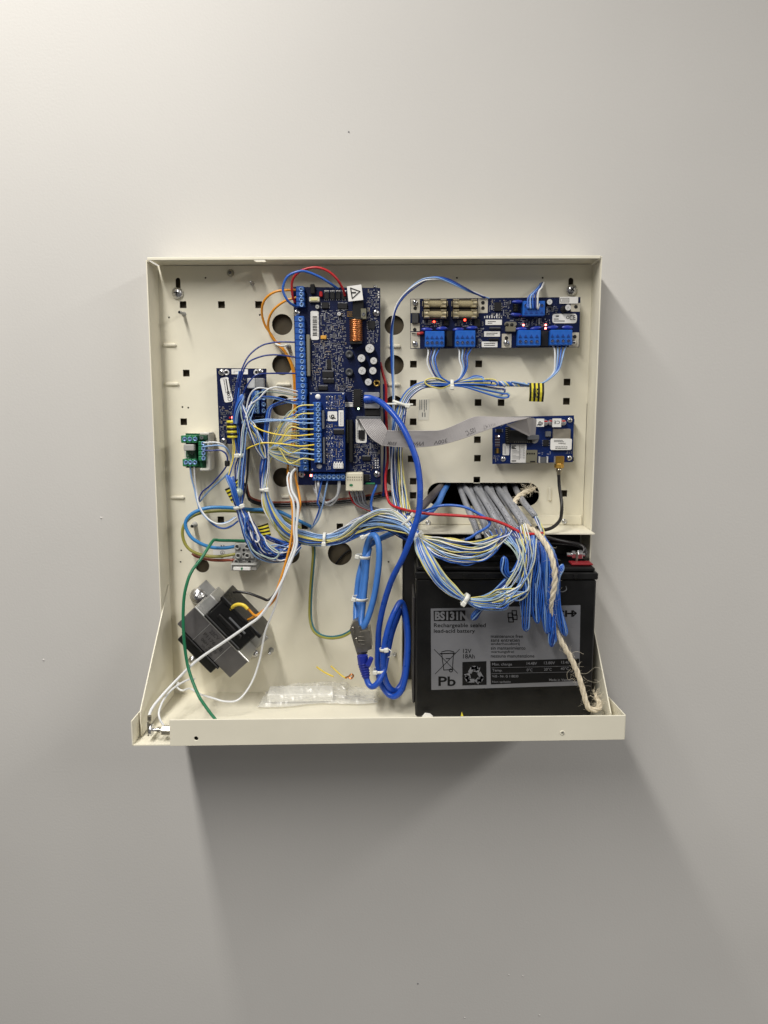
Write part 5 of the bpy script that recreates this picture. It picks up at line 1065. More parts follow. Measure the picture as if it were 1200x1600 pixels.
# from the power board's top edge over and down, left of the round holes
bundle('strand_bundle', 'blue and white strands arching from the power board top past the control board',
       [(745, 459, .020), (724.7, 450, .028), (699, 438, .033), (679, 434.5, .034), (656.7, 441.5, .032), (631, 462.5, .030), (617, 486, .028), (611.5, 519, .024), (612.7, 561, .020), (614.5, 601, .020), (616, 640, .016), (615, 690, .014), (613, 740, .014), (615, 780, .018), (625, 805, .034)],
       [2, 2, 3, 3, 3, 2.5, 2.5, 2.5, 2.5, 2.5, 3, 3, 3, 3, 3], 4, [WB, WW, WN, WLB], .0009, 1.0, ends0=[(757, 466, .016), (760, 465.5, .016), (762.5, 466, .016), (764.5, 466, .016)])
# terminals of the power board
def tails(label, x0s, y0, path, cols, d0=.018, r=.0009):
    root = thing('terminal_tails', label, 'wire bundle', P(*path[0]))
    for i, x in enumerate(x0s):
        off = (i-(len(x0s)-1)/2)
        pts = [P(x, y0, d0), P(x+(path[0][0]-x)*.3, y0+8, d0+.003)]+[P(q[0]+off*w_, q[1]-off*w_*.5, q[2]+.0008*off) for q, w_ in zip(path, [4.0, 2.6, 1.6]+[1.4]*8)]
        mb = MB(); mb.tube(cr(pts, 6), r, 0, 7); obj('strand', mb, cols[i % len(cols)], root)
    return root
tails('strands hanging from the leftmost lower terminal of the power board', [667, 674, 681, 688], 542, [(674, 566, .024), (683, 588, .026), (697, 597, .026), (712, 601.5, .027), (722, 602, .027)], [WW, WN, WLB, WB])
tails('strands hanging from the second lower terminal of the power board', [715, 722.5, 730, 737.5], 542, [(724, 560, .024), (726, 576, .026), (719, 591, .026), (706, 599, .027)], [WW, WLB, WN, WB])
tails('strands hanging from the rightmost lower terminal of the power board to the striped tag', [864, 871, 878, 885], 540, [(873, 561, .024), (869, 580, .026), (855, 594, .027), (841, 601, .028), (826, 602.5, .028), (812, 600, .028), (798, 597.5, .027)], [WW, WLB, WB, WLB])
tails('strands rising from the upper terminal of the power board behind its edge', [822, 827.5, 833, 838.5, 843], 474, [(833, 462, .026), (841, 452, .024), (845.5, 445, .014), (847, 442, .004)], [WB, WLB, WB, WN, WW], .024)
# folded hank lying across the panel
def folded():
    root = thing('folded_hank', 'folded hank of blue white and yellow strands tied across the panel under the power board', 'wire bundle', P(706, 600, .024)); cols = [WB, WLB, WY, WB, WW, WN, WPG, WB, WW, WN]
    tips = [(755, 592), (756, 594), (776, 597), (777, 600), (790, 607), (789, 611), (796, 617), (795, 619), (786, 615), (768, 598)]
    for i in range(10):
        o = (i-4.5); tx, ty = tips[i]; dd = .024+.0012*(i % 4)
        pts = [(616+i*1.9, 790, .03), (613+i*1.6, 740, .022), (612+i*1.8, 690, .022), (617+i*1.7, 655, .024), (624+i*1.4, 630, .024), (636+i*1.2, 613+o*.6, .024), (657+i*.6, 602+o*.9, .024), (682, 600+o*1.0, dd), (706, 600.5+o*.45, dd), (730, 598.5+o*1.0+(ty-606)*.15, dd), (tx-14, ty-4.5, dd), (tx-3, ty-3.5, dd+.001), (tx, ty, dd+.002), (tx-4, ty+2.6, dd+.001), (tx-18, ty+1.5, dd), (730, 602+o*.5+(ty-606)*.2, dd+.001), (706, 601.5+o*.3, dd+.002)]
        if i in (2, 5, 8): pts += [(690, 606-o*.3, dd), (672, 603-o*.2, dd+.002), (664, 598+o*.2, dd+.002), (668, 592.5, dd+.002), (682, 591, dd+.001), (700, 597, dd)]
        mb = MB(); mb.tube(cr(PT(pts), 6), .00085, 0, 6); obj('strand', mb, cols[i], root)
    for i in range(5):                                            # twisted tail to the striped tag
        pts = []
        for j in range(19): x = 779+j*2.9; pts.append(P(x, 599.5+math.sin(j*1.1+i*1.256)*3.2*(1-.35*j/18)+(.12*j), .026+.0016*math.cos(j*1.1+i*1.256)))
        mb = MB(); mb.tube(cr(pts, 3), .00085, 0, 6); obj('strand', mb, [WB, WY, WLB, WW, WB][i], root)
    tie(root, 706, 600.5, .026, 0, .0042, .0044, head=(0, -1), wd=.0036); tie(root, 627, 631, .023, 1.9, .0090, .005, head=(0, 1))
    mb = MB(); a, b = P(603, 631, .028), P(645, 632, .024); mb.tube([a, a.lerp(b, .5)+Vector((0, -.001, 0)), b], .0011, 0, 6); obj('tie_tail', mb, NYLON, root)
folded()
# stripes: flag shaped cable markers
def flag(label, pts, d, nb, along, curve=0., th=.0012, cat='cable marker'):
    """pts tl tr br bl; nb bands; along 'u' or 'v'"""
    q = PT([(x, y, d) for x, y in pts]); mb = MB(); N = 4; n = Vector((0, -1, 0))
    def f(u, v): p = q[0]*(1-u)*(1-v)+q[1]*u*(1-v)+q[2]*u*v+q[3]*(1-u)*v; e = (v if along == 'u' else u); return p+n*curve*math.sin(math.pi*e)
    for b in range(nb):
        for s in range(N):
            for lay in (0, th):
                t0, t1 = b/nb, (b+1)/nb; s0, s1 = s/N, (s+1)/N
                l = [(t0, s0), (t1, s0), (t1, s1), (t0, s1)]; l = [(x, y) if along == 'u' else (y, x) for x, y in l]
                mb.add([f(*t)-n*lay for t in l], [(0, 1, 2, 3)], b % 2)
    edge = [(0, 0), (1, 0), (1, 1), (0, 1)]
    for (a, b) in zip(edge, edge[1:]+edge[:1]):
        for s in range(N):
            p0 = f(a[0]+(b[0]-a[0])*s/N, a[1]+(b[1]-a[1])*s/N); p1 = f(a[0]+(b[0]-a[0])*(s+1)/N, a[1]+(b[1]-a[1])*(s+1)/N); mb.add([p0, p1, p1-n*th, p0-n*th], [(0, 1, 2, 3)], 1)
    return tag(obj('cable_marker', mb, [BLKM, YELM]), label, cat)
t = flag('black and yellow striped tag clipped to the strands right under the power board', [(827, 598.5), (850, 598.5), (849, 628), (826.5, 627)], .033, 7, 'u', .003)
mb = MB(); textpx(mb, '1551', 833, 622, 843, 607, .0375, 0, .02); obj('lettering', mb, INK, t)
flag('striped black and yellow tag at the lower end of the big navy hank', [(402, 822), (418.5, 817), (423.5, 836.5), (408, 838)], .034, 7, 'v', .003)
flag('lower left striped tag tilted beside the blue wire loop', [(351, 764.5), (361, 760), (368, 783), (362.5, 786)], .036, 8, 'v', .002)
flag('tilted striped tag between the grey strands and the blue wire loop', [(364, 753.5), (380, 742), (380.5, 755), (371, 766)], .037, 6, 'v', .002)
mb = MB(); vs = []; c0, c1 = P(363.5, 657, .030), P(364.5, 684, .030)
for b_ in range(7):
    p0, p1 = c0.lerp(c1, b_/7), c0.lerp(c1, (b_+1)/7); pr_ = .0068 if b_ % 2 else .0064; mb.lathe(p0, [(pr_*.93, 0), (pr_, (p1-p0).length*.2), (pr_, (p1-p0).length*.8), (pr_*.93, (p1-p0).length)], 1-b_ % 2 if False else (b_ % 2), 18, p1-p0)
tag(obj('cable_marker', mb, [YELM, BLKM]), 'barrel of yellow and black marker rings on the strands over the relay board', 'cable marker')
# thick bundle right of the control board, down to the white ties
bundle('strand_bundle', 'tall bundle of mixed strands between the control board and the slot', [(628, 640, .022), (622, 665, .022), (619, 700, .022), (620, 735, .024), (626, 775, .030), (633, 800, .044), (641, 815, .058), (650, 832, .070)], [8, 9, 9, 10, 11, 9, 6, 5], 26, MIX, .00082, .35, jit=.4)
# wide bundle from the left trunk, under the control board, to the white ties
R1 = bundle('strand_bundle', 'wide bundle of mixed strands sagging below the control board to the white ties', [(417, 700, .030), (413, 735, .032), (413, 765, .034), (418, 789, .034), (430, 812, .034), (450, 831, .032), (478, 841, .030), (507, 843, .030), (535, 837, .030), (560, 825, .034), (585, 815, .040), (608, 814, .050), (628, 819, .060), (643, 829, .068), (652, 836, .074)], [5, 7, 5, 8, 10, 11, 10, 8, 12, 16, 16, 15, 12, 8, 5], 54, MIX+[WLB, WB], .00082, .22, jit=.42)
tie(R1, 413, 765, .034, 1.5, .0042, .0045, head=(0, 1)); tie(R1, 507, 842, .030, 0.05, .0062, .006, head=(0, -1)); tie(R1, 637, 811, .060, .75, .0095, .007, head=(0, 1), wd=.0032); tie(R1, 652, 836, .073, 1.0, .0052, .006, head=(0, 1), wd=.0040)
bundle('strand_bundle', 'pale strands rising over the main bundle below the cream plug', [(470, 846, .026), (500, 849, .030), (535, 840, .034), (565, 815, .040), (590, 801, .046), (610, 800, .052), (625, 808, .060), (640, 822, .068)], [5, 5, 7, 7, 6, 5, 4, 4], 14, [WPG, WY, WW, WLB, WPG, WW, WY, WN, WW], .00075, .25)
bundle('strand_bundle', 'dark blue strands crossing behind the white ties above the light blue coil', [(475, 843, .020), (510, 848, .022), (545, 838, .026), (580, 826, .030), (605, 824, .038), (628, 836, .050), (645, 846, .062)], [4, 4, 5, 5, 5, 5, 4], 8, [WN, WB, WB, WN, WW, WB, WY, WN], .0008, .3)
# two sagging bundles across the battery
E1 = [[(770, 838, .092), (764, 828, .088)], [(777, 836, .092), (774, 826, .088)], [(784, 833, .093), (781, 824, .088)], [(790, 834, .094), (790, 823, .088)], [(797, 834, .095), (800, 824, .09)], [(765, 840, .09), (757, 831, .086)]]
bundle('strand_bundle', 'upper bundle of strands sagging along the battery top', [(652, 838, .074), (664, 846, .088), (682, 855, .098), (705, 861, .104), (730, 864, .106), (752, 860, .104), (772, 850, .099)], [4, 8, 16, 19, 19, 17, 12], 44, [WB, WW, WPG, WLB, WY, WB, WW, WLB, WB, WY, WN], .00082, .12, ends1=E1, dsq=.35, jit=.34)
E2 = [[(812, 917, 0.123), (823, 892, 0.120), (826, 862, 0.116), (822, 840, 0.108)], [(815, 913, 0.125), (828, 890, 0.122), (834, 860, 0.118), (831, 842, 0.110)], [(806, 920, 0.122), (818, 896, 0.120), (822, 868, 0.116), (814, 842, 0.108)], [(820, 925, 0.126), (826, 912, 0.126), (822, 895, 0.122), (816, 870, 0.118), (806, 842, 0.108)], [(812, 931, 0.124), (822, 922, 0.126), (820, 903, 0.123), (820, 875, 0.118), (826, 845, 0.110)], [(800, 915, 0.122), (814, 890, 0.120), (818, 862, 0.116), (810, 842, 0.108)], [(808, 922, 0.124), (822, 905, 0.123), (834, 880, 0.121), (837, 858, 0.117), (838, 842, 0.110)], [(790, 915, 0.122), (806, 888, 0.120), (812, 862, 0.116), (806, 842, 0.106)], [(783, 925, 0.122), (800, 905, 0.121), (815, 875, 0.118), (818, 842, 0.108)], [(796, 936, 0.122), (812, 938, 0.123), (824, 928, 0.124), (829, 908, 0.122), (832, 872, 0.118), (826, 842, 0.108)]]
R2 = bundle('strand_bundle', 'lower bundle of pale strands sagging across the front of the battery with a white tie', [(651, 836, .075), (659, 858, .092), (672, 882, .101), (688, 905, .104), (706, 922, .106), (727, 936, .108), (748, 942, .112), (766, 941, .118), (784, 935, .122)], [4, 9, 10, 10, 8, 4, 9, 13, 16], 56, [WPG, WLB, WY, WB, WW, WLB, WY, WPG, WB, WLB, WW], .00085, .16, ends1=E2, dsq=.5, jit=.34)
tie(R2, 727, 936, .108, .55, .0052, .0055, head=(0, -1), wd=.0042)
# ------------------------------------------------------------------ hanging hanks of spare cores
def hank(label, path, width, loops, cols, tw=.9, r=.0009, tip=5):
    loops = int(loops*1.6+.5); tw *= 1.3; r *= .8; c = PT(path); m = len(c); root = thing('wire_hank', label, 'wire hank', c[-1])
    for i in range(loops):
        ph = 2*math.pi*i/loops; half = []
        for sg in (0, math.pi):
            pts = []
            for j in range(m):
                t = (c[min(j+1, m-1)]-c[max(j-1, 0)]).normalized(); s = Vector((-t.z, 0, t.x)); w_ = width[j]*PX*(.55+.45*((i*.618) % 1)); a = ph+sg+tw*j
                pts.append(c[j]+s*math.cos(a)*w_+Vector((0, -1, 0))*math.sin(a)*w_*.7)
            half.append(pts)
        t = (c[-1]-c[-2]).normalized(); e = (half[0][-1]+half[1][-1])/2+t*PX*tip*rnd.uniform(.7, 1.3)
        mb = MB(); mb.tube(cr(half[0]+[e]+half[1][::-1], 6), r, 0, 6); obj('strand', mb, cols[i % len(cols)], root)
    return root
HB = [WB, WLB, WB, WB, WN, WB]
hank('blue hank bent left with one loop standing up and its tip over the battery code', [(824, 838, .094), (818, 868, .104), (806, 893, .108), (786, 914, .108), (766, 934, .106), (751, 950, .103), (741, 964, .100)], [5, 6, 6, 5, 5, 5, 5], 5, HB, .5)
hank('blue hank doubled up into a loop left of the pale strands', [(835, 840, .095), (822, 868, .108), (808, 890, .110), (797, 899, .112), (789, 892, .113), (788, 876, .113)], [4, 5, 6, 6, 6, 5], 4, HB, .5)
hank('straight hank hanging lowest of the pale mixed ones, ending above the maker name', [(826, 838, .096), (824, 865, .110), (821, 895, .116), (820, 925, .118), (821, 955, .116), (822, 980, .112)], [5, 7, 8, 8, 7, 6], 6, [WB, WN, WLB, WB, WPG, WB], .35)
hank('twisted navy and blue hank just left of the hemp rope', [(832, 836, .096), (836, 862, .110), (838, 888, .114), (841, 912, .114), (844, 938, .114), (850, 962, .112), (856, 984, .110)], [5, 6, 7, 7, 7, 6, 5], 6, HB, 1.0)
hank('thick bright blue hank behind the hemp rope', [(840, 836, .094), (849, 862, .104), (853, 890, .108), (856, 920, .108), (858, 950, .108), (861, 978, .108), (864, 1000, .106)], [5, 8, 9, 8, 8, 7, 6], 8, HB, .45)
hank('short blue hank with small loops lowest of the blue hanks', [(858, 940, .108), (860, 965, .109), (862, 985, .109), (862, 1003, .108)], [4, 5, 6, 5], 4, [WB, WLB, WN, WB], .6, tip=6)
hank('bright blue hank right of the rope ending in an open loop', [(848, 838, .094), (862, 865, .104), (868, 895, .106), (869, 925, .106), (872, 950, .108), (877, 972, .108), (882, 988, .106)], [4, 6, 6, 5, 5, 6, 6], 6, HB, .4)
hank('ragged blue hank hanging between the pale mixed hank and the twisted navy one', [(829, 838, .096), (830, 866, .110), (829, 894, .115), (831, 922, .116), (834, 948, .115), (839, 968, .113)], [5, 7, 7, 6, 6, 5], 4, HB, .6)
hank('small blue loop standing up right of the rope on the battery edge', [(871, 935, .106), (870, 915, .108), (872, 900, .108), (877, 888, .106)], [3, 3, 4, 5], 3, [WB, WLB, WB], .3)
hank('small blue loop poking out at the shelf edge beside the rope', [(846, 838, .098), (852, 848, .104), (858, 856, .106), (863, 862, .105)], [4, 4, 4, 4], 3, [WLB, WB, WLB], .3)
for i, pth in enumerate(([(742, 842, .09), (748, 832, .09), (752, 840, .092), (748, 852, .094)], [(776, 824, .088), (782, 820, .09), (786, 828, .092), (783, 840, .094)], [(790, 828, .09), (795, 822, .092), (798, 830, .094), (796, 845, .1)])): pass
# stripped cores fanning out where the grey cables end
bundle('strand_bundle', 'stripped strands fanning down from the ends of the grey cables', [(800, 829, .092), (812, 848, .102), (820, 868, .108), (822, 890, .110), (816, 912, .110)], [26, 17, 12, 12, 14], 36, [WB, WPG, WW, WB, WLB, WY, WB, WN], .00085, .1, dsq=.3, jit=.25)
bundle('strand_bundle', 'short stripped strands at the end of the rightmost grey cable', [(836, 806, .064), (840, 813, .072), (844, 822, .082), (848, 832, .092), (846, 845, .098)], [1.5, 3, 3, 4, 4], 6, [WN, WB, WW, WY, WB, WPG], .0008, .5)
# ------------------------------------------------------------------ left hand side wiring
# fan into the expansion board and into the main terminal column
ys = [633, 640, 646, 655, 661, 670.7, 678.7, 686, 690, 695, 703, 710, 718.7]; cols = [WY, WB, WY, WLB, WLB, WY, WYS, WLB, WB, WYS, WY, WLB, WY]
FAN = thing('strand_fan', 'fan of yellow and blue strands entering the expansion board terminals from the left', 'wire bundle', P(440, 690, .03))
for i, y in enumerate(ys):
    x1 = 490 if i < 7 else 491; s = rnd.uniform(-2, 2); o = rnd.uniform(-3, 3)
    if i in (3, 4): pts = [(378, 655+i*1.5, .036), (395, 660+o, .036), (418, 658+o, .038), (445, 656+s, .040), (470, y, .042), (x1, y, .041)]
    elif i in (6, 9): pts = [(375, 711, .036), (383, 703, .038), (395, 697, .040), (412, 693+o*.4, .042), (440, y-2+s, .043), (468, y+2, .043), (x1, y, .041)] if i == 9 else [(381, 650, .038), (392, 662, .04), (408, 672, .042), (432, y, .043), (460, y+2.5, .043), (x1, y, .041)]
    elif i < 3: pts = [(418, 706, .032), (424, 692, .034), (432, 672, .036), (445, 655+o, .038), (458, y+9, .040), (470, y+1, .042), (x1, y, .041)]
    else: pts = [(417, 715, .032), (422, 702, .034), (435, 698+o, .036), (452, y+rnd.uniform(-4, 6), .040), (472, y+rnd.uniform(-2, 2), .042), (x1, y, .041)]
    mb = MB(); mb.tube(cr(PT(pts), 6), .00085, 0, 6); obj('strand', mb, cols[i], FAN)
FAN2 = thing('strand_fan', 'fan of pale strands entering the lower half of the left terminal column', 'wire bundle', P(430, 715, .025))
ye = [644, 648, 652, 656, 660, 664, 668.5, 673, 677, 681, 686, 690, 694, 697, 699, 701, 703, 704.5, 707, 709, 711, 713, 715, 716.5, 718, 720, 722.5, 724.7, 727, 729]
for i, y in enumerate(ye):
    o = rnd.uniform(-4, 4); x0 = 414+rnd.uniform(-3, 5)
    pts = [(x0, 742, .030), (x0+2, 724, .031), (x0+8, 708+o, .031), (x0+20, (y+708)/2+o, .031), (452, y+rnd.uniform(-4, 4), .030), (468, y, .027)] if i < 14 else [(383, 664+o*.6, .034), (394, 678+o, .034), (408, 692+o*.7, .034), (425, 699+(i-14)*.9, .034), (447, y-5, .031), (469, y, .027)]
    mb = MB(); mb.tube(cr(PT(pts), 6), .00062, 0, 6); obj('strand', mb, [WPG, WY, WLB, WPG, WW, WY, WB, WPG, WY][i % 9], FAN2)
TRK = bundle('strand_bundle', 'upright trunk of blue and white strands between the relay board and the control board', [(424, 636, .030), (419, 655, .032), (416, 680, .034), (416, 705, .034), (414, 730, .034), (413, 750, .034), (413, 770, .034)], [3, 4, 4, 4, 7, 6, 4], 13, [WB, WW, WLB, WN, WW, WB, WLB], .00085, .3, ends0=[[(466, 622, .027), (445, 626, .030)], [(467, 624, .027), (448, 624, .032)], [(466, 627, .027), (446, 630, .028)]])
for lb, pth, m in (('outer white strand arching from the relay board to the terminal column', [(383, 676, .036), (384, 655, .036), (385.5, 637, .036), (389.5, 620, .038), (396, 610, .040), (405, 606, .040), (418, 607.5, .038), (445, 612, .032), (467, 616.5, .026)], WW), ('inner white strand arching highest over the right corner of the relay board', [(386, 640, .036), (392, 632, .038), (405, 622, .040), (417, 609.5, .040), (429, 605, .039), (444, 606.5, .036), (467, 612.5, .026)], WW),
                   ('pale strand arching just under the white ones to the terminal column', [(386, 645, .034), (393, 628, .036), (404, 615, .038), (418, 612, .037), (440, 614.5, .032), (467, 619, .026)], WPG), ('blue strand arching from the relay board under the white ones', [(387, 640, .034), (395, 628, .036), (407, 620.5, .037), (426, 620, .036), (447, 625, .031), (468, 630.5, .026)], WB), ('pale blue strand arching lowest from the relay board to the terminal column', [(386, 648, .034), (394, 634, .036), (407, 623, .036), (427, 622.5, .035), (447, 628, .03), (468, 632, .026)], WLB)):
    cable('arched_strand', lb, 'wire', pth, .00085, m, 6, 6)
for lb, pth in (('highest navy wire from the relay board to the terminal column', [(367, 650, .030), (370, 620, .034), (372.7, 597, .038), (380, 572, .038), (391, 553.5, .034), (410, 539.5, .030), (433, 534.7, .028), (452, 534.5, .028), (468, 535, .026)]), ('second navy wire from the relay board to the terminal column', [(369, 650, .030), (373, 622, .034), (375, 600, .038), (385, 569.7, .037), (405, 558, .032), (426, 554.5, .030), (447, 556, .028), (470, 560, .026)]), ('third navy wire running flat above the relay board corner', [(374, 640, .030), (380, 615, .034), (388, 599, .036), (399, 587, .036), (414, 583.7, .033), (440, 583.4, .029), (470, 583.7, .026)])):
    cable('navy_wire', lb, 'wire', pth, .00085, WN, 6, 6)
bundle('strand_bundle', 'blue strands looping down the middle of the relay board', [(377, 580, .034), (373, 600, .036), (370.5, 622, .037), (369, 640, .036), (368, 656, .034), (370, 676, .032), (374, 700, .030), (376, 712, .032)], [4, 4, 4, 5, 6, 5, 4, 3], 8, [WB, WB, WN, WB, WLB], .0008, .4)
hank('blue loop of spare strands on the relay board beside the red light', [(369, 662, .036), (370, 645, .038), (374, 630, .038), (377, 622, .037)], [4, 5, 6, 5], 3, [WB, WLB, WB], .3)
bundle('strand_bundle', 'yellow and white strands dropping from the striped barrel to the blue loop', [(363.5, 655, .032), (364, 684, .032), (366, 700, .032), (364.5, 718, .033), (361, 732, .034), (358, 744, .034)], [2, 3, 3, 2.5, 2, 2], 4, [WYS, WW, WY, WB], .00085, .4)
G1 = bundle('strand_bundle', 'grey and white strands dropping from the relay board past a white tie', [(381, 648, .036), (382, 668, .037), (379, 690, .037), (376, 712, .036), (374, 730, .034), (373.5, 748, .034), (374, 768, .034), (374, 785, .034)], [2, 3, 3, 3, 6, 6, 5, 4], 8, [WW, WPG, WB, WLB, WY, WW, WR, WN], .0009, .3)
tie(G1, 376, 711.5, .037, 1.5, .0042, .0042, mat('tie_milky', (214, 214, 206), .45), head=(0, -1), wd=.0042)
bundle('strand_bundle', 'three dark grey strands dropping from the cream plug of the relay board', [(389, 696, .026), (388, 712, .024), (387, 735, .022), (385, 755, .022), (381, 775, .028), (377, 790, .034)], [2.5, 3, 3, 2.5, 2, 2], 3, [mat('wire_dim', (112, 112, 116), .4), WGR, WK], .0009, .2)
# big navy hank
NAV = bundle('strand_bundle', 'big navy hank of spare strands bending right across the lower left of the panel', [(362, 745, .036), (365, 762, .040), (369, 780, .042), (374, 794, .040), (383, 815, .044), (394, 838, .046), (408, 858, .046), (424, 868, .044), (441, 868, .042), (455, 860, .040), (466, 850, .036)], [3, 4, 5, 5, 10, 15, 15, 13, 11, 9, 7], 48, [WN, WB, WN, WB, WLB, WN, WB, WN, WLB, WN, WB, WW], .0008, .2, jit=.3)
tie(NAV, 374, 792, .041, 1.2, .0052, .0055, head=(0, 1), wd=.0040)
hank('blue loop standing up above the tie of the navy hank', [(373, 790, .046), (367, 772, .048), (362, 758, .048), (356, 746, .046)], [3, 4, 4, 3], 5, [WB, WB, WN, WB, WLB], .2, .0010, 3)
for lb, pth in (('white strand folded into a tight loop on top of the navy hank', [(388, 800, .050), (394, 816, .054), (401, 832, .056), (405, 842, .056), (402, 847, .056), (396, 843, .056), (391, 832, .055), (388, 822, .052)]), ('pale strand looping round the far end of the navy hank', [(389, 846, .050), (396, 860, .052), (412, 869, .053), (427, 873, .053), (434.5, 868, .053), (434, 862, .053), (424, 855, .053), (415, 846, .052), (408, 835, .05)]), ('white strand loop at the right end of the navy hank', [(457, 848, .044), (446, 857, .048), (437, 866, .05), (432, 873, .05), (440, 876, .05), (452, 871, .048), (462, 862, .044)])):
    cable('looped_strand', lb, 'wire', pth, .00095, WW if 'white' in lb else WPG, 6, 6)
bundle('strand_bundle', 'navy strands running right from the striped tag to the orange wires', [(415, 838, .038), (428, 843, .038), (442, 848, .036), (458, 851, .034), (470, 850, .030)], [3, 4, 4, 4, 3], 6, [WN, WB, WN, WB], .0009, .3)
cable('thin_strand', 'olive strand hanging in a wide curve right of the striped tag', 'wire', [(424, 800, .036), (430, 820, .038), (438, 836, .038), (450, 846, .036), (462, 850, .034)], .0008, WOL, 6, 6)
# pairs of the green module
for lb, pth, m in (('white pair wire from the green module crossing to the relay board', [(318, 692, .03), (330, 691, .030), (342, 692, .03), (350, 696, .028), (358, 706, .024)], WW), ('pale blue wire from the green module to the relay board corner', [(318, 698, .03), (330, 696.5, .030), (342, 696, .030), (354, 700, .028), (361, 714, .024), (361, 732, .022), (352, 744, .02), (336, 758, .018), (322, 772, .018), (312, 784, .02)], WLB), ('navy wire of the green module passing through the small black ferrite', [(318, 704, .03), (330, 704, .030), (343, 703.5, .030), (351, 707, .03), (355, 714, .03), (355, 724, .029), (352, 731, .027), (342, 744, .024), (328, 759, .022), (315, 770, .022), (310, 785, .024), (311, 796, .026)], WN)):
    cable('module_wire', lb, 'wire', pth, .0009, m, 6, 6)
mb = MB(); mb.box(P(355, 724, .0295), (.0048, .005, .0060), 0, .0008); tag(obj('ferrite_clip', mb, BLACKM), 'small black ferrite clip on the navy wire of the green module', 'ferrite')
for lb, pth, m in (('blue wire hanging from the underside of the green module', [(297, 728, .028), (299, 745, .026), (304, 765, .024), (308, 783, .026), (315, 800, .03), (327, 813, .034), (340, 818.5, .036), (355, 816, .038), (368, 808, .04)], WLB), ('white wire hanging from the underside of the green module', [(303, 728, .028), (304.5, 748, .026), (307, 768, .024), (311, 789, .028), (321, 806, .032), (335, 817, .036), (348, 819, .038), (360, 815, .04), (370, 808, .042)], WW), ('lower blue wire loop sagging left of the navy hank', [(311, 790, .026), (322, 808, .03), (336, 821, .034), (350, 825.5, .036), (363, 821, .038), (372, 814, .04)], WB), ('lower pale wire loop sagging left of the navy hank', [(309, 787, .024), (324, 811, .028), (340, 824, .032), (354, 825.5, .034), (365, 820, .038), (374, 811, .04)], WW)):
    cable('module_wire', lb, 'wire', pth, .0009, m, 6, 6)
mb = MB(); q = P(374, 769, .040); mb.lathe(q, [(.004, 0), (.0048, .003), (.004, .006), (.002, .0072), (0, .0075)], 0, 14); tag(obj('crimp_connector', mb, glass('clear_jelly', (190, 204, 186), .25, .7)), 'clear jelly crimp connector just above the tie of the navy hank', 'connector')
# ------------------------------------------------------------------ plastic bag of spare screws on the tray
def bag():
    root = thing('plastic_bag', 'crumpled clear plastic bag of spares lying on the tray floor', 'plastic bag', P(500, 1092, .06)); film = mat('bag_film', (236, 236, 232), .18, spec=.8); film.node_tree.nodes['Principled BSDF'].inputs['Alpha'].default_value = .30
    NX, NY = 46, 16
    for lay, (h0, amp) in enumerate(((.0150, .0030), (.006, .0022))):
        vs = []; fs = []
        for i in range(NX+1):
            for j in range(NY+1):
                u, v = i/NX, j/NY; px = 414+178*u-8*v*(1-u); x = P(px, 1080, .03).x; d = .004+.046*v-.008*u*v+.003*math.sin(u*9)*v
                e = math.sin(math.pi*min(1, max(0, v)))**.6*math.sin(math.pi*min(1, max(0, u)))**.35
                nz = noise.noise(Vector((u*9+lay*7, v*6, 3)))*.9+abs(noise.noise(Vector((u*22, v*13+lay*5, 1))))*1.3
                vs.append(Vector((x+.003*noise.noise(Vector((u*5, v*5, 9))), -d, zf(x)+.0012+h0*e*(1 if u < .72 else .6)+amp*nz*(.35+.65*e)+.0012)))
        for i in range(NX):
            for j in range(NY): a = i*(NY+1)+j; fs.append((a, a+1, a+NY+2, a+NY+1))
        mb = MB(); mb.add(vs, fs, 0, False); obj('film', mb, film, root)
    mb = MB()
    for k in range(5):
        a = P(520+k*10+rnd.uniform(-4, 4), 1083+rnd.uniform(-3, 3), .024+.003*k); a.z = zf(a.x)+.004; t = Matrix.Rotation(rnd.uniform(-.6, .6), 3, 'Z') @ Vector((.014, 0, 0)); mb.tube([a, a+t], .0011, 0, 7); mb.tube([a+t, a+t*1.12], .0026, 0, 8)
    stuff(obj('spare_screws', mb, DULL, root))
    mb = MB(); a = P(470, 1076, .024); mb.box((a.x, -.024, zf(a.x)+.0065), (.072, .026, .009), 0, .001, Matrix.Rotation(.05, 3, 'Z')); obj('leaflet', mb, mat('folded_paper', (236, 235, 228), .7, vary=.04), root)
bag()
for lb, pth, m in (('left yellow wire end sticking up behind the plastic bag', [(495, 1042, .030), (500, 1046, .034), (508, 1051, .038), (516, 1055, .042), (521, 1057, .044)], WYS), ('right yellow wire end sticking up behind the plastic bag', [(517, 1040.5, .028), (524, 1047, .032), (533, 1055, .036), (541, 1060, .040)], WYS)):
    cable('wire_end', lb, 'wire', pth, .0009, m, 5, 6)
cable('copper_end', 'bare copper wire end curled at the right yellow wire', 'wire', [(540, 1059, .040), (545, 1057, .042), (549, 1053.5, .043), (552, 1056, .043), (549, 1060, .043), (545, 1059, .042)], .0010, COPPER, 5, 6)
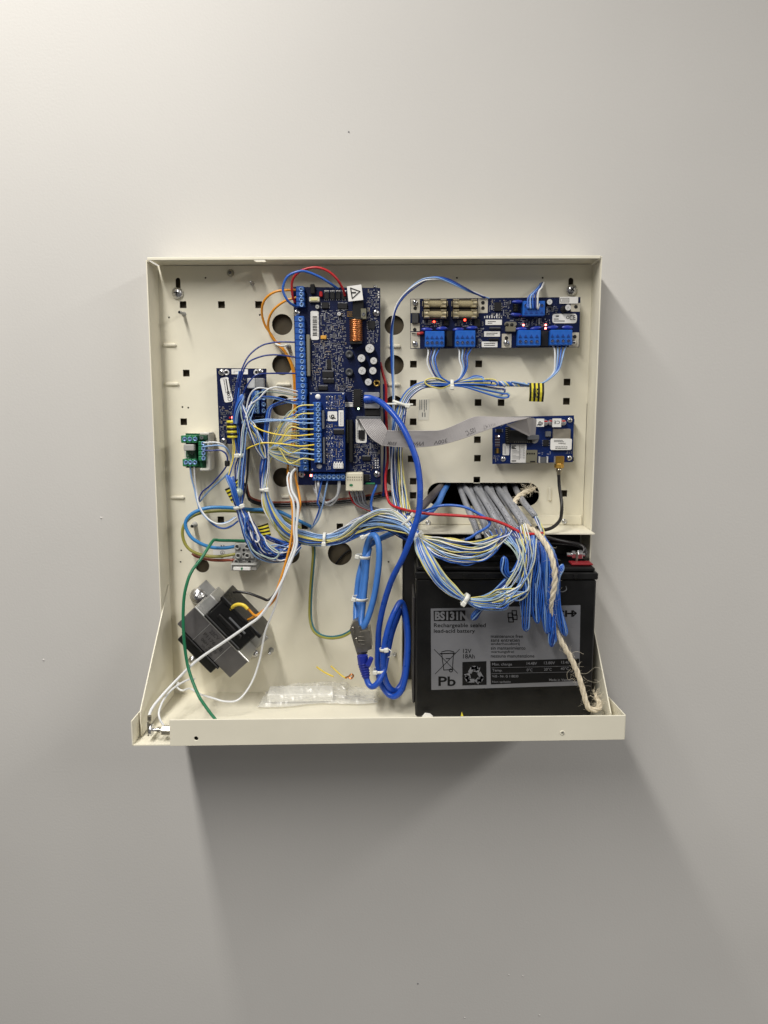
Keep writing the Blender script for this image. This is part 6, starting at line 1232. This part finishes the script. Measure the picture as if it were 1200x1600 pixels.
# ------------------------------------------------------------------ glass fuse and nut at the open left end of the lip
def lipfuse():
    d = .126; root = thing('lug_bolt', 'small bolt with cable lug at the open left end of the front lip', 'bolt', P(248, 1150, d)); mb = MB()
    a, b = P(232, 1140, d), P(266, 1141, d); t = b-a; mb.tube([a, b], .0016, 0, 10); obj('bolt_shank', mb, STEEL, root)
    mb = MB(); mb.lathe(a+t*.62, [(.0046, 0), (.005, .0005), (.005, .009), (.0046, .0095)], 0, 6, t, False); mb.lathe(a+t*.42, [(.0030, 0), (.0030, .0022)], 0, 12, t); obj('bolt_nut', mb, DULL, root)
    mb = MB(); mb.lathe(a+t*.08, [(.0056, 0), (.006, .0006), (.006, .0018), (.0056, .0024)], 0, 20, t); obj('lug_washer', mb, STEEL, root)
    mb = MB(); q = P(233, 1138, d); mb.box(q+Vector((0, 0, .001)), (.0016, .007, .016), 0, .0005); mb.tube([q+Vector((.0005, 0, .008)), q+Vector((.001, 0, .013))], .0022, 0, 8); obj('cable_lug', mb, DULL, root)
lipfuse()
# scraps of paper by the battery foot
for lb, pts, m in (('torn white scrap of paper at the left foot of the battery', [(659, 1120), (664, 1114), (672, 1115), (677, 1119.5), (668, 1121)], WHITEP), ('tiny yellow scrap at the foot of the battery', [(720, 1119), (721.5, 1112.5), (724, 1119)], YELM)):
    mb = MB(); mb.prism([P(x, y, .0885+.006*(1116-y)/8) if False else P(x, y, .094) for x, y in pts], Vector((0, .0006, 0))); tag(obj('paper_scrap', mb, m), lb, 'scrap')
# black lead on the battery terminal
cable('battery_lead', 'black battery lead running from the red terminal back under the shelf', 'wire', [(908, 868, .062), (913, 858, .060), (905, 851, .056), (885, 847, .056), (865, 843, .06), (850, 839, .066)], .0020, WK)
cable('battery_lead', 'second black lead lying behind the battery terminal bolt', 'wire', [(912, 870, .05), (915, 860, .046), (900, 853, .04), (870, 850, .04), (840, 848, .04)], .0019, WK)
# paint the far room: nothing more, the wall fills the frame

cable('knotted_tie', 'white tie end holding the orange wires beside the terminal column', 'cable tie', [(430, 537, .014), (436, 539.5, .0155), (443, 540.5, .0145), (448, 539, .012)], .0012, NYLON, 4, 6)

cable('hidden_wire', 'dark wire seen through the largest round hole below the control board', 'wire', [(520, 890, -.004), (527, 878, -.0045), (538, 865, -.005), (552, 856, -.005)], .0011, WK, 5, 6)

bundle('strand_bundle', 'loose thin strands tangled over the lower right of the relay board', [(377, 632, .038), (383, 652, .040), (392, 668, .040), (400, 684, .040), (407, 700, .038), (414, 716, .036)], [3, 7, 9, 9, 8, 4], 12, [WB, WPG, WLB, WY, WN, WW], .0008, .5, jit=.6)
bundle('strand_bundle', 'thin blue and white strands curving from the relay board terminal down to the navy hank', [(396, 628, .036), (388, 648, .040), (382, 672, .041), (380, 700, .040), (378, 730, .040), (376, 760, .041), (375, 788, .042)], [5, 5, 4, 5, 6, 5, 4], 10, [WB, WW, WLB, WN, WB, WPG], .0008, .4, jit=.5)
bundle('strand_bundle', 'fine stray strands criss crossing over the middle of the navy hank', [(384, 808, .050), (392, 828, .052), (402, 846, .053), (416, 858, .052), (434, 860, .050), (452, 856, .046)], [7, 12, 13, 11, 9, 7], 12, [WB, WLB, WN, WW, WB, WN], .00072, 1.1, jit=.7)
